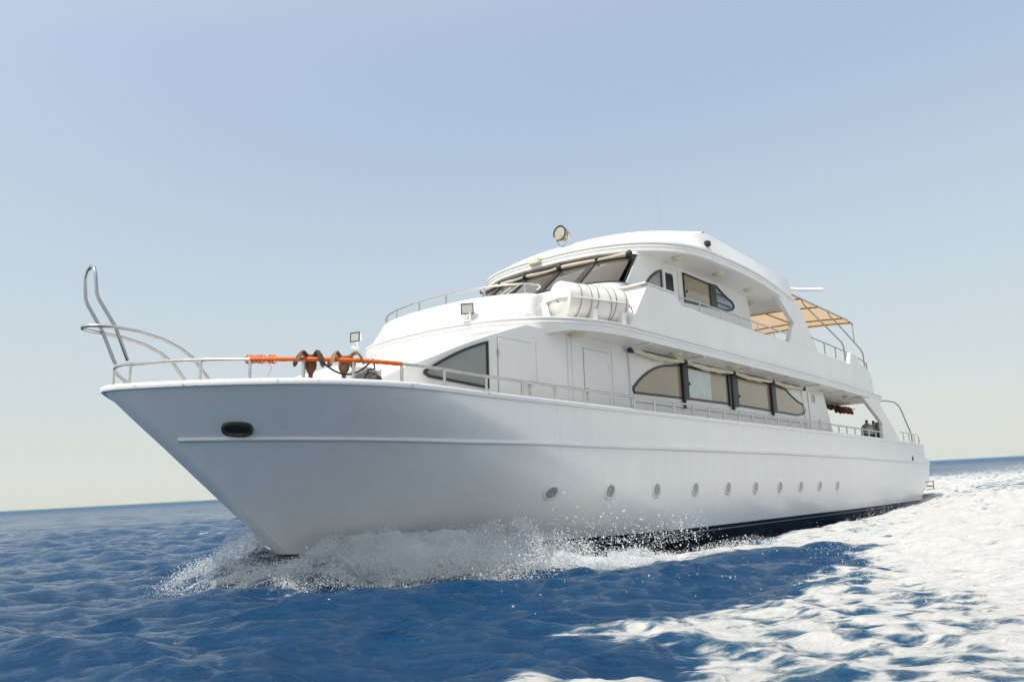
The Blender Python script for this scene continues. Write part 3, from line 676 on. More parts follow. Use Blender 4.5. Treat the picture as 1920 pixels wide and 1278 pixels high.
for sg in (1, -1):
    mb = MB(); mb.tube([(u, sg * 2.63, 6.62 - .12 * max(0, u - 14.2) ** 2) for u in np.linspace(6.8, 15.0, 12)], .028, 6); mb.build('awning_bar', M['steel_dull'], awn, smooth=60)
    for u0, u1 in ((9.4, 11.4), (12.2, 13.75)):
        mb = MB(); mb.tube([(u0 - .3, sg * 2.63, 6.6), (u0 - .26, sg * 2.70, 6.4), (u0 - .05, sg * 2.85, 6.15), (u1 - .12, sg * 3.2, 5.22), (u1, sg * 3.24, 5.05), (u1, sg * 3.24, 4.38)], .025, 8); mb.build('awning_pole', M['steel_dull'], awn, smooth=60)
    mb = MB(); mb.tube([(14.9, sg * 2.63, 6.5), (13.3, sg * 3.1, 5.55)], .022, 6); mb.build('awning_pole', M['steel_dull'], awn)
# stern rails and steps
for sg in (1, -1):
    sp2 = lambda u: sg * (hb(u + 13.4, 1.7, u) - .06)
    mb = MB(); mb.tube([(17.4, sp2(17.4), 2.06), (19, sp2(19), 2.08), (20.9, sp2(20.9), 2.08), (21.3, sp2(21.3), 2.0), (21.45, sp2(21.4), 1.85), (21.45, sp2(21.4), 1.7)], .028, 8); sr = mb.build('stern_rail', M['steel'], Y, smooth=60)
    for u in (18.2, 19.3, 20.4): s_ = MB(); s_.tube([(u, sp2(u), 1.7), (u, sp2(u), 2.07)], .024, 8); s_.build('stanchion', M['steel'], sr)
    mb = MB(); mb.tube([(15.8, sg * 2.6, 3.36), (17.6, sg * 2.9, 3.46), (18.5, sg * 3.0, 3.44), (19.0, sg * 3.02, 3.34), (19.4, sg * 3.03, 3.1), (20.6, sg * 3.03, 2.1), (20.6, sg * 3.03, 1.7)], .03, 8); mb.build('stern_davit_pole', M['steel_dull'], Y, smooth=60)
    mb = MB(); mb.tube([(22.3, sg * 2.9, 1.1), (22.3, sg * 2.9, 1.32), (23.0, sg * 2.9, 1.30), (23.1, sg * 2.9, 1.1)], .022, 8); mb.build('grab_rail', M['steel'], Y, smooth=60)
mb = MB(); mb.box(21.9, 23.28, -2.9, 2.9, 1.06, 1.09); mb.build('stern_deck', M['white'], Y)
mb = MB(); mb.box(22.6, 24.5, -2.8, 2.8, -.34, -.26); mb.build('swim_platform', M['teak'], Y, bevel=.02)
mb = MB(); mb.tube([(22.0, 3.06, -.1), (23.9, 3.0, -.06), (24.3, 2.9, -.05)], .025, 6); mb.tube([(22.0, 3.06, -.45), (23.6, 3.0, -.42)], .025, 6); mb.tube([(23.6, 3.02, -.45), (23.6, 3.02, -.05)], .025, 6); mb.build('platform_rail', M['steel_dull'], Y, smooth=60)

# ------------------------------------------------------------------ bow rail with stanchions, wrap, pulpit
half = [(u, p) for u, p in off_path(gp, -.07) if p >= 0]
def rail_at(u):
    hs = [h for h in half]; us = [h[0] for h in hs]; ps = [h[1] for h in hs]
    o_ = np.argsort(us); return float(np.interp(u, np.array(us)[o_], np.array(ps)[o_]))
PU = [-13.17, -12.66, -12.24, -11.73, -11.17, -10.49, -9.7, -8.74, -7.81, -6.87, -5.93, -5.01, -4.13, -3.3, -2.44, -1.51, -.69, .16, 1.03, 1.87, 2.75, 3.65, 4.52, 5.42, 6.31, 7.15, 8.05, 8.99, 9.86, 10.8, 11.73, 12.57, 13.55, 14.43]
RH = .36
def rail_h(u): return gz(u) + float(lerp(u, [-13.4, -12, -9, 14], [.385, .345, .33, .31]))
for sg in (1, -1):
    us = list(np.linspace(-12.9, -9, 26)) + list(np.linspace(-8.6, 14.6, 28))
    sf = lambda u: 1 if sg > 0 else SF(u)
    pts = [(u, sg * rail_at(u) * sf(u), rail_h(u)) for u in us]
    pts = [(-13.24, 0, rail_h(-13.2)), (-13.21, sg * .2, rail_h(-13.2)), (-13.12, sg * .42, rail_h(-13.1))] + pts
    mb = MB(); mb.tube(pts, .026, 8); br = mb.build('bow_rail', M['steel'], Y, smooth=60)
    for u in (PU if sg > 0 else PU[:8]):
        rp = rail_at(u) * sf(u) if u > -13.1 else .30
        m = MB(); m.tube([(u, sg * rp, gz(u) + .05), (u, sg * rp, rail_h(u))], .024, 8); m.lathe((u, sg * rp, gz(u) + .055), (0, 0, 1), [(0, .05), (.012, .05), (.014, .02)], 10)
        m.build('stanchion', M['steel'], br, smooth=50)
us = np.linspace(-12.24, -10.49, 40)
mb = MB(); mb.tube([(float(u), rail_at(float(u)), rail_h(float(u))) for u in us], [.034 + .004 * math.sin(i * 2.1) for i in range(40)], 10); wrap = mb.build('rail_wrap', M['orange'], Y, smooth=60)
mb = MB()
for k in range(26):
    u = -12.27 + .26 * random.random(); p = rail_at(u); z = rail_h(u)
    mb.tube([(u + .03 * math.cos(a) * .4, p + .05 * math.cos(a), z + (.05 + .02 * random.random()) * math.sin(a)) for a in np.linspace(0, 5.5, 9)], .005, 4)
mb.tube([(-12.1, rail_at(-12.1) + .02, 2.03), (-12.06, rail_at(-12.06) + .05, 1.92), (-12.08, rail_at(-12.08), 1.78)], .004, 5)
mb.build('wrap_lashing', M['orange'], wrap, smooth=60)
mb = MB()
for sg in (1,):
    Pp = [(-13.19, .22, 2.185), (-13.22, .23, 2.24), (-13.41, .24, 2.67), (-13.66, .22, 3.05), (-13.70, .215, 3.14), (-13.72, .21, 3.3), (-13.735, .19, 3.46), (-13.735, .12, 3.56), (-13.735, 0, 3.60)]
    mb.tube(Pp + [(u, -p, z) for u, p, z in reversed(Pp[:-1])], .026, 10)
mb.build('bow_ladder_hoop', M['ladder'], Y, smooth=60)
Hp = [(-11.9, .38, 1.80), (-11.99, .36, 2.02), (-12.25, .34, 2.32), (-12.45, .33, 2.45), (-12.72, .31, 2.56), (-13.07, .30, 2.635), (-13.42, .28, 2.66), (-13.62, .24, 2.66), (-13.74, .14, 2.66), (-13.78, 0, 2.66)]
mb = MB(); mb.tube(Hp + [(u, -p, z) for u, p, z in reversed(Hp[:-1])], .026, 10); mb.build('pulpit_rail', M['steel'], Y, smooth=60)
# foredeck gear that shows above the rail: windlass, raised hatch lid
mb = MB(); mb.prism([(-10.62, 1.5), (-10.62, 1.80), (-10.56, 1.96), (-10.50, 2.0), (-10.36, 1.86), (-10.30, 1.5)], 2.34, 2.62); mb.lathe((-10.46, 2.62, 1.84), (0, 1, 0), [(0, .12), (.06, .13), (.10, .08), (.2, .07)], 14); mb.ball((-10.44, 2.5, 2.0), .035)
mb.build('windlass', mat('dark_iron', (.05, .05, .05), .6, var=.3, vscale=20), Y, bevel=.01)
mb = MB(); lid = [(1.7, 1.5), (1.82, 1.92), (2.2, 2.03), (2.54, 2.10), (2.86, 2.06), (2.98, 1.99), (2.66, 1.62)]; vs = [L(-10.38 - .7 * (z - 1.9), p - .22, z) for p, z in lid] + [L(-10.33 - .7 * (z - 1.9), p - .18, z + .03) for p, z in lid]; n = len(lid)
mb.add(vs, [tuple(range(n)), tuple(range(2 * n - 1, n - 1, -1))] + [(i, (i + 1) % n, n + (i + 1) % n, n + i) for i in range(n)]); mb.build('deck_hatch_lid', M['white'], Y, smooth=30)
# foredeck trunk ahead of the house
mb = MB(); rg = []
for a in np.linspace(0, math.pi, 17): rg.append([L(-9.95 + .0 * a - .45 * math.sin(a), -.2 + 0 * a + 1.15 * math.cos(a), z) for z in (.86, 1.9, 2.12)])
mb.rings(rg, False, caps=False); mb.slab([(-9.95 - .45 * math.sin(a), -.2 + 1.15 * math.cos(a)) for a in np.linspace(0, math.pi, 17)], 2.10, 2.13); mb.build('deck_trunk', M['white'], Y, smooth=50)
# floodlights on brackets at the brow
def flood(u, p, z0, h, ax):
    mb = MB(); mb.tube([(u, p - .07, z0), (u, p - .07, z0 + h)], .018, 6); mb.tube([(u, p + .07, z0), (u, p + .07, z0 + h)], .018, 6); mb.lathe((u, p, z0 - .03), (0, 0, 1), [(0, .1), (.03, .1), (.04, .05)], 12)
    f = mb.build('floodlight', M['raft'], Y)
    a = Vector((ax[0], ax[1], ax[2])).normalized(); x = Vector((a.y, -a.x, 0)).normalized(); y = a.cross(x); c = Vector((u, p, z0 + h + .08))
    def rr(w, hh, d): return [L(*(c + a * d + x * sx * w + y * sy * hh)) for sx, sy in ((-1, -1), (1, -1), (1, 1), (-1, 1))]
    b = MB(); b.rings([rr(.07, .045, -.16), rr(.11, .095, -.08), rr(.13, .108, .0), rr(.134, .112, .02)]); b.build('lamp_housing', M['raft'], f, smooth=20)
    b = MB(); b.rings([rr(.138, .116, .015), rr(.138, .116, .035), rr(.12, .098, .038), rr(.12, .098, .02)], caps=False); b.build('lamp_bezel', M['frame'], f)
    b = MB(); b.rings([rr(.122, .10, .02), rr(.122, .10, .028)]); b.build('lamp_lens', M['lens'], f)
flood(-7.06, 1.45, 3.53, .17, (-.86, .5, -.05))
flood(-7.0, -2.36, 3.53, .17, (-.95, .25, .02))

# ------------------------------------------------------------------ things that only rest on the yacht
# life raft canister
A0, A1 = Vector((-5.68, 2.67, 3.97)), Vector((-4.02, 3.22, 3.97)); ax = (A1 - A0).normalized(); Lr = (A1 - A0).length; c0 = (A0 + A1) / 2
off = L(c0.x, c0.y, 3.5)
raft = yempty('life_raft_canister', c0.x, c0.y, 3.5, 'white two-part life raft canister strapped on the upper deck beside the wheelhouse', 'life raft')
RRd = .425
mb = MB(); mb.lathe(tuple(A0), tuple(ax), [(-.06, .001), (-.055, .10), (-.035, .2), (-.01, .28), (.05, .345), (.10, RRd), (Lr * .33, RRd), (Lr * .34, RRd - .006), (Lr * .36, RRd), (Lr - .10, RRd), (Lr - .05, .345), (Lr + .01, .28), (Lr + .035, .2), (Lr + .055, .10), (Lr + .06, .001)], 40)
mb.build('shell', M['raft'], raft, smooth=40, off=off)
sd = Vector((ax.y, -ax.x, 0)); mb = MB()
loop = []
for t in np.linspace(0, 2 * math.pi, 48, endpoint=False):
    c_, s_ = math.cos(t), math.sin(t); d_ = A0 + ax * (Lr / 2 + (Lr / 2 + .07) * math.copysign(abs(c_) ** .5, c_)) + sd * (RRd + .02) * math.copysign(abs(s_) ** .5, s_); loop.append(tuple(d_))
mb.tube(loop, .02, 8, closed=True); mb.build('seam_flange', M['raft'], raft, smooth=60, off=off)
up_ = Vector((0, 0, 1))
for i, (t, tilt) in enumerate(((.22, .05), (.37, .03), (.47, .07), (.66, -.06), (.74, .05), (.90, .03))):
    mb = MB(); pts = []
    for a in np.linspace(0, 2 * math.pi, 36, endpoint=False): pts.append(tuple(A0 + ax * (Lr * t + tilt * math.sin(a) * .9) + (sd * math.cos(a) + up_ * math.sin(a)) * (RRd + .012)))
    mb.tube(pts, .005, 6, closed=True); mb.build('strap', M['rubber'], raft, smooth=60, off=off)
mb = MB()
fr0 = A0 + ax * (Lr * .22)
mb.tube([tuple(A0 - ax * .03 - sd * .02 + up_ * .06), tuple(A0 - ax * .05 - sd * .16 - up_ * .07), tuple(A0 + ax * .08 - sd * .36 - up_ * .09), tuple(fr0 - sd * .39 + up_ * .0)], .007, 5)
mb.build('painter_line', M['rubber'], raft, smooth=60, off=off)
mb = MB(); e1 = A1 - sd * .36
mb.tube([tuple(e1 - ax * .16), tuple(e1 + ax * .02 - up_ * .06), tuple(e1 + ax * .04 - up_ * .16), tuple(e1 + ax * .0 - up_ * .05), tuple(e1 - ax * .12 - up_ * .02)], .014, 6); mb.build('release_hook', mat('faded_red_line', (.35, .16, .12), .8), raft, smooth=60, off=off)
for t in (.42, .86):                                   # cradle chocks belong to the yacht
    q0 = A0 + ax * Lr * t; mb = MB()
    def cp(a, b, z): v = q0 + ax * a + sd * b; return L(v.x, v.y, z)
    for s2 in (-1, 1):
        vs = [cp(a, s2 * b, z) for a in (-.06, .06) for b, z in ((.08, 3.5), (.40, 3.5), (.41, 3.78), (.33, 3.78), (.2, 3.64), (.08, 3.59))]
        n = 6; mb.add(vs, [tuple(range(6)), tuple(range(11, 5, -1))] + [(i, (i + 1) % 6, 6 + (i + 1) % 6, 6 + i) for i in range(6)])
    mb.build('raft_cradle', M['white'], Y)
# two grapnel anchors hooked over the bow rail
def anchor(u, p, z, rot, m, msh, label, seed):
    rnd = random.Random(seed); e = yempty('grapnel_anchor', u, p, z - .42, label, 'anchor', 'grapnel anchors on the bow rail'); of = L(u, p, z - .42)
    mb = MB(); mb.tube([(u, p, z - .46), (u, p, z - .20)], .033, 8); mb.lathe((u, p, z - .24), (0, 0, 1), [(0, .034), (.03, .045), (.08, .075), (.14, .085), (.19, .08), (.23, .06)], 14); mb.build('shank', msh, e, smooth=50, off=of)
    mb = MB(); mb.lathe((u, p, z + .0), (0, 0, 1), [(-.04, .07), (-.01, .10), (.03, .10), (.05, .06), (.055, .001)], 14); mb.build('crown', m, e, smooth=50, off=of)
    for k in range(4):
        rs = rnd.uniform(.85, 1.2); dr = rnd.uniform(.75, 1.15); a = rot + k * math.pi / 2 + rnd.uniform(-.25, .25); ca, sa = math.cos(a), math.sin(a); pts = []; rg = []
        for i, t in enumerate(np.linspace(0, 1, 11)):
            r_ = .06 + (.27 * t - .05 * t ** 3) * rs; zz = z + .01 + .075 * dr * math.sin(min(t * 3.0, 2.6)) - .26 * dr * max(0, t - .42) ** 1.2
            w = .029 if t < .6 else .029 + .030 * math.sin(math.pi * min((t - .6) / .42, .93)); th = .026 * (1 - .4 * t)
            if t > .97: w = .008
            c_ = Vector((u + ca * r_, p + sa * r_, zz)); sx = Vector((-sa, ca, 0))
            rg.append([L(*(c_ + sx * w + Vector((0, 0, th)))), L(*(c_ - sx * w + Vector((0, 0, th)))), L(*(c_ - sx * w * .9 - Vector((0, 0, th)))), L(*(c_ + sx * w * .9 - Vector((0, 0, th))))])
        mb = MB(); mb.rings(rg, True); mb.build('fluke', m, e, smooth=50, bevel=.008, off=of)
    return e
anchor(-11.60, rail_at(-11.60) - .13, rail_h(-11.60) + .03, 1.42, M['rust'], M['rust_red'], 'dark brown rusted grapnel anchor with a red shank, nearer the bow tip', 1)
anchor(-11.22, rail_at(-11.22) - .13, rail_h(-11.22) + .03, 1.30, M['rust_pale'], M['rust_pale'], 'paler tan rusted grapnel anchor, farther aft on the orange wrapped rail', 2)
ca_ = bpy.data.objects
mb = MB(); a0, a1 = -11.52, -10.9
pts = [(a0 + (a1 - a0) * t, rail_at(a0 + (a1 - a0) * t) - .03, rail_h(-11.1) - .02 - .85 * t * (1 - t) + .06 * t) for t in np.linspace(0, 1, 14)]
oc = mb; mb.tube(pts, .014, 8); mb.tube([(a1, rail_at(a1) - .03, rail_h(a1) + .05), (a1 + .04, rail_at(a1) - .03, rail_h(a1) - .1), (a1 - .1, rail_at(a1) - .03, rail_h(a1) - .13)], .014, 8)
of = L(-11.3, rail_at(-11.3), 1.8); cb = mb.build('black_cable', M['rubber'], None, smooth=60, off=of); cb.matrix_world = YM @ Matrix.Translation(of)
tag(cb, 'thin black cable sagging between the two anchors on the bow rail', 'cable')
# dive cylinders by the aft rail
cyl = None
for i, (u, lab) in enumerate(((15.0, 'grey dive cylinder on the aft deck, first of three counted from the bow'), (15.72, 'grey dive cylinder in the middle of the three on the aft deck'), (16.3, 'grey dive cylinder beside the aft pillar, last of the three'))):
    pz = .86; pp = 2.72 + .06 * i; e = yempty('dive_cylinder', u, pp, pz, lab, 'dive cylinder', 'dive cylinders on the aft deck')
    if cyl is None:
        cyl = [e]; of = L(u, pp, pz)
        m = MB(); m.lathe((u, pp, pz), (0, 0, 1), [(0, .2), (.05, .25), (1.25, .25), (1.36, .22), (1.46, .14), (1.5, .06), (1.54, .05)], 20); cyl.append(m.build('tank', M['bottle'], e, smooth=50, off=of))
        m = MB(); m.lathe((u, pp, pz + 1.52), (0, 0, 1), [(0, .05), (.1, .055), (.12, .04)], 10); m.tube([(u - .1, pp, pz + 1.6), (u + .1, pp, pz + 1.6)], .03, 8); cyl.append(m.build('valve', M['rubber'], e, off=of))
        m = MB(); m.lathe((u, pp, pz + .45), (0, 0, 1), [(0, .26), (.02, .28), (.55, .285), (.6, .255)], 20); cyl.append(m.build('vest', M['navy'], e, smooth=50, off=of))
    else:
        for ch in cyl[1:]:
            c_ = ch.copy(); COL.objects.link(c_); c_.parent = e
# brown towels and rope slung under the aft overhang
mb = MB(); of = L(15.4, 1.6, 3.15)
mb.tube([(13.2, 1.5, 3.14), (17.8, 1.5, 3.22)], .02, 6)
for k in range(10):
    u = 13.6 + 3.4 * k / 9 + random.uniform(-.1, .1); s_ = random.uniform(.6, 1.1)
    pts = []; rr = []
    for t in np.linspace(0, 1, 8):
        pts.append((u + random.uniform(-.05, .05) + .22 * (t - .5), 1.5 + .16 * (t - .5) + random.uniform(-.02, .02), 3.2 - .30 * s_ * abs(t - .45) * 1.6 + random.uniform(-.02, .02))); rr.append(.10 * s_ * (.6 + .5 * math.sin(math.pi * t)))
    mb.tube(pts, rr, 8)
cl = mb.build('hanging_towels', M['cloth'], None, smooth=60, off=of); cl.matrix_world = YM @ Matrix.Translation(of)
tag(cl, 'bundle of dark brown towels hung on a pole under the aft overhang', 'towels')
#@SEA@
# ------------------------------------------------------------------ the sea
def hash2(ix, iy, seed):
    h = (ix.astype(np.int64) * 374761393 + iy.astype(np.int64) * 668265263 + seed * 1274126177) & 0xffffffff
    h = ((h ^ (h >> 13)) * 1274126177) & 0xffffffff
    return ((h ^ (h >> 16)) & 0xffffff) / float(0xffffff)
def vnoise(x, y, seed=0):
    ix = np.floor(x); iy = np.floor(y); fx = x - ix; fy = y - iy
    fx = fx * fx * fx * (fx * (fx * 6 - 15) + 10); fy = fy * fy * fy * (fy * (fy * 6 - 15) + 10)
    a = hash2(ix, iy, seed); b = hash2(ix + 1, iy, seed); c = hash2(ix, iy + 1, seed); d = hash2(ix + 1, iy + 1, seed)
    return (a * (1 - fx) + b * fx) * (1 - fy) + (c * (1 - fx) + d * fx) * fy
def fbm(x, y, octs=5, seed=0, gain=.5):
    s = 0; a = 1; t = 0; ca, sa = math.cos(.6), math.sin(.6)
    for o in range(octs):
        s = s + a * vnoise(x, y, seed + o * 17); t += a; a *= gain
        x, y = (x * ca - y * sa) * 2.03 + 7.1, (x * sa + y * ca) * 2.03 + 3.3
    return s / t
def billow(x, y, octs=5, seed=0, gain=.5):
    s = 0; a = 1; t = 0; ca, sa = math.cos(.9), math.sin(.9)
    for o in range(octs):
        s = s + a * np.abs(2 * vnoise(x, y, seed + o * 23) - 1); t += a; a *= gain
        x, y = (x * ca - y * sa) * 2.1 + 1.7, (x * sa + y * ca) * 2.1 + 9.2
    return s / t
def to_up(x, y):
    rx, ry = x - 2.5025, y - 21.283
    return .64958 * rx + .75995 * ry, .75984 * rx - .64994 * ry
def from_up(u, p):
    return 2.5025 + .64958 * u + .75984 * p, 21.283 + .75995 * u - .64994 * p
def poly_sd(x, y, poly):               # signed distance, positive inside
    inside = np.zeros(x.shape, bool); d2 = np.full(x.shape, 1e18); n = len(poly)
    for i in range(n):
        ax_, ay_ = poly[i]; bx, by = poly[(i + 1) % n]; ex, ey = bx - ax_, by - ay_
        t = np.clip(((x - ax_) * ex + (y - ay_) * ey) / (ex * ex + ey * ey + 1e-12), 0, 1)
        d2 = np.minimum(d2, (x - ax_ - ex * t) ** 2 + (y - ay_ - ey * t) ** 2)
        c = (ay_ > y) != (by > y)
        inside ^= c & (x < (bx - ax_) * (y - ay_) / (by - ay_ + 1e-12) + ax_)
    return np.where(inside, 1, -1) * np.sqrt(d2)
def line_d(x, y, pts):                 # distance to a polyline, fraction along it, side (+ = left of travel)
    best = np.full(x.shape, 1e18); fr = np.zeros(x.shape); sd = np.zeros(x.shape); n = len(pts) - 1
    for i in range(n):
        ax_, ay_ = pts[i]; bx, by = pts[i + 1]; ex, ey = bx - ax_, by - ay_
        t = np.clip(((x - ax_) * ex + (y - ay_) * ey) / (ex * ex + ey * ey), 0, 1)
        dx, dy = x - ax_ - ex * t, y - ay_ - ey * t; d = dx * dx + dy * dy; m = d < best
        best = np.where(m, d, best); fr = np.where(m, (i + t) / n, fr); sd = np.where(m, np.sign(ex * dy - ey * dx), sd)
    return np.sqrt(best), fr, sd
RIDGE = [(-10.7, .6), (-10.0, 1.5), (-9.2, 2.25), (-8.3, 3.05), (-7.4, 3.7), (-6.4, 4.2), (-5.2, 4.7), (-4.0, 5.3), (-2.8, 6.1), (-1.4, 7.1), (.6, 8.4), (3.5, 10.4)]
WAKE = [(2.75, 4.9), (3.35, 6.4), (3.85, 8.2), (4.5, 10.6), (5.2, 13.4), (6.2, 16.3), (8.6, 21.0), (12.5, 27.5), (18, 36), (26, 47), (40, 66), (70, 104), (150, 200), (150, 120), (60, 40), (20, 8), (8, 2), (3.5, 2.5)]
LACE = [(-.15, 7.6), (.35, 7.95), (.9, 8.3), (1.9, 8.85), (3.0, 9.3), (3.4, 10.1), (4.6, 11.7), (5.5, 10.6), (6, 7), (4.5, 3), (.9, 5.2), (1.05, 6.2), (1.1, 6.75), (.55, 7.1)]
LACE2 = [(-.1, 6.15), (.4, 6.25), (.95, 6.15), (1.3, 5.6), (3, 3), (-.3, 3), (-.5, 5.5)]
rw = np.random.default_rng(5)
NW = 110
LAM = np.exp(np.linspace(math.log(.22), math.log(8.5), NW)) * rw.uniform(.95, 1.05, NW)
WD = math.atan2(-1, -.20) + rw.normal(0, .50, NW)
SL = .25 * np.where(LAM > 3, .55, 1.0) * np.where(LAM < .9, 1.7, 1.) * math.sqrt(2. / NW)
AMP = SL * LAM / (2 * math.pi); PH = rw.uniform(0, 2 * math.pi, NW)
def sea_field(x, y, sp):
    h = np.zeros_like(x); dx = np.zeros_like(x); dy = np.zeros_like(x)
    gust = .75 + .5 * fbm(x * .12, y * .12, 3, 91)
    for k in range(NW):
        w = np.clip((LAM[k] / (sp * 2.2) - 1), 0, 1)
        if not w.any(): continue
        kx, ky = math.cos(WD[k]), math.sin(WD[k]); a = 2 * math.pi / LAM[k] * (kx * x + ky * y) + PH[k]
        s_, c_ = np.sin(a), np.cos(a); A = AMP[k] * w * gust
        h += A * c_; dx -= .9 * A * kx * s_; dy -= .9 * A * ky * s_
    u, p = to_up(x, y); ap = np.abs(p)
    bowm = .30 * np.exp(-((u + 10.0) / 2.6) ** 2 - (ap / 3.0) ** 2) * sm(u, -15, -10.2)
    side = -np.interp(u, [-7.6, -5, 0, 5, 12, 18, 24, 30], [0, .36, .52, .64, .60, .42, .18, 0]) * np.exp(-(np.maximum(ap - 3.3, 0) / 1.15) ** 2)
    d, fr, sd = line_d(u, p, RIDGE); d2, fr2, sd2 = line_d(u, -p, RIDGE)
    rh = np.interp(fr, [0, .12, .3, .42, .55, .75, 1], [.14, .24, .26, .18, .06, .04, .02]); wd = np.where(sd > 0, .38, .75)
    rh2 = np.interp(fr2, [0, .12, .3, .5, .7, 1], [.10, .2, .2, .2, .16, .05])
    n1 = .6 + .8 * fbm(u * 1.1, p * 1.1, 3, 40)
    ridge = rh * n1 * np.exp(-(d / wd) ** 2) + rh2 * n1 * np.exp(-(d2 / .6) ** 2)
    # foam density
    nz = fbm(x * .55, y * .55, 4, 60) - .5
    wk = poly_sd(x, y, WAKE) + nz * np.clip(y * .14, .6, 3.5)
    lc = poly_sd(x, y, LACE) + nz * 1.1; l2 = poly_sd(x, y, LACE2) + nz * .6
    far = np.hypot(x, y)
    F = .79 * sm(wk, -.3, 1.2) * (1 - .40 * sm(far, 20, 40)) * (1 - .3 * sm(far, 60, 140))
    F = np.maximum(F, .52 * sm(lc, -.30, .5)); F = np.maximum(F, .53 * sm(l2, -.3, .35))
    inner = (sd > 0)
    band = np.where(sd < 0, 1 - sm(d, .45, 1.4), 1 - sm(d, .25, .7)) * (1 - sm(fr, .82, 1))
    hug = np.exp(-((p - 3.3) / .9) ** 2) * sm(u, -8, -6) * (1 - sm(u, -4, -1)) * .55
    F = np.maximum(F, .80 * band * sm(fr, .0, .1))
    aft = sm(u, -3, 3) * (1 - sm(ap, 4.4, 5.6)) * .0
    st = sm(u, 16, 22) * (1 - sm(ap, 3, 7 + .12 * np.clip(u - 22, 0, 100))) * .66; F = np.maximum(F, st * (1 - .5 * sm(u, 30, 90)))
    mid = sm(p, 4.3, 5.3) * sm(u, -3.2, -.5) * (1 - sm(p, 9, 13)) * .66 * (1 - .3 * sm(u, 10, 25)); F = np.maximum(F, mid)
    F = np.maximum(F, .52 * np.exp(-((u + 10.7) / 1.1) ** 2 - (p / 1.9) ** 2)); F = np.maximum(F, .62 * (1 - sm(d2, .3, 1.2)) * sm(u, -10.4, -9.5))
    sprk = sm(fbm(x * .35 + 3, y * .35, 4, 140), .66, .74) * .22 * sm(far, 10, 20); F = np.maximum(F, sprk)
    # churned relief
    lump = billow(x * .62, y * .62, 3, 200) - .33; fine = billow(x * 2.3, y * 2.3, 4, 230, .6) - .33
    fs = sm(F, .40, .68)
    fa = 1 - .5 * sm(far, 40, 120)
    heap = sm(wk, .7, 3.6)
    hh = h * (1 - .35 * fs) + bowm + side + ridge
    hh += fa * fs * (.34 * heap + .07) * lump * sm(far, 4, 9) + fs * (.075 * fine) * np.clip(1.3 - far / 60, 0, 1)
    hh += .26 * heap * fs * sm(far, 7, 13) * (1 - sm(far, 60, 120))
    hh += sm(F, .2, .5) * .012 * (fbm(x * 5, y * 5, 3, 300) - .5)
    return hh, dx, dy, F
def sea_mesh():
    NA = 1150; az = np.linspace(R(-64), R(64), NA)
    r = [1.6]
    while r[-1] < 26000:
        g = .0055 if r[-1] < 60 else (.012 if r[-1] < 400 else .06)
        r.append(r[-1] * (1 + g))
    r = np.array(r); NR = len(r)
    RR, AA = np.meshgrid(r, az, indexing='ij'); x = RR * np.sin(AA); y = RR * np.cos(AA)
    sp = np.maximum(np.gradient(r)[:, None] * np.ones(NA), RR * (az[1] - az[0]))
    x = x.ravel(); y = y.ravel(); sp = sp.ravel()
    h = np.zeros_like(x); dx = h.copy(); dy = h.copy(); F = h.copy()
    m = RR.ravel() < 420
    h[m], dx[m], dy[m], F[m] = sea_field(x[m], y[m], sp[m])
    co = np.stack([x + dx, y + dy, h], 1).astype(np.float32)
    i = np.arange(NR - 1)[:, None] * NA + np.arange(NA - 1)[None]
    q = np.stack([i, i + 1, i + NA + 1, i + NA], -1).reshape(-1, 4)[:, ::-1]
    me = bpy.data.meshes.new('sea'); nv = len(co); nf = len(q)
    me.vertices.add(nv); me.vertices.foreach_set('co', co.ravel())
    me.loops.add(nf * 4); me.loops.foreach_set('vertex_index', q.ravel().astype(np.int32))
    me.polygons.add(nf); me.polygons.foreach_set('loop_start', (np.arange(nf) * 4).astype(np.int32))
    me.polygons.foreach_set('loop_total', np.full(nf, 4, np.int32)); me.polygons.foreach_set('use_smooth', np.ones(nf, bool))
    me.update(calc_edges=True)
    at = me.attributes.new('foam', 'FLOAT', 'POINT'); at.data.foreach_set('value', F.astype(np.float32))
    o = bpy.data.objects.new('sea', me); COL.objects.link(o); o['kind'] = 'structure'
    return o
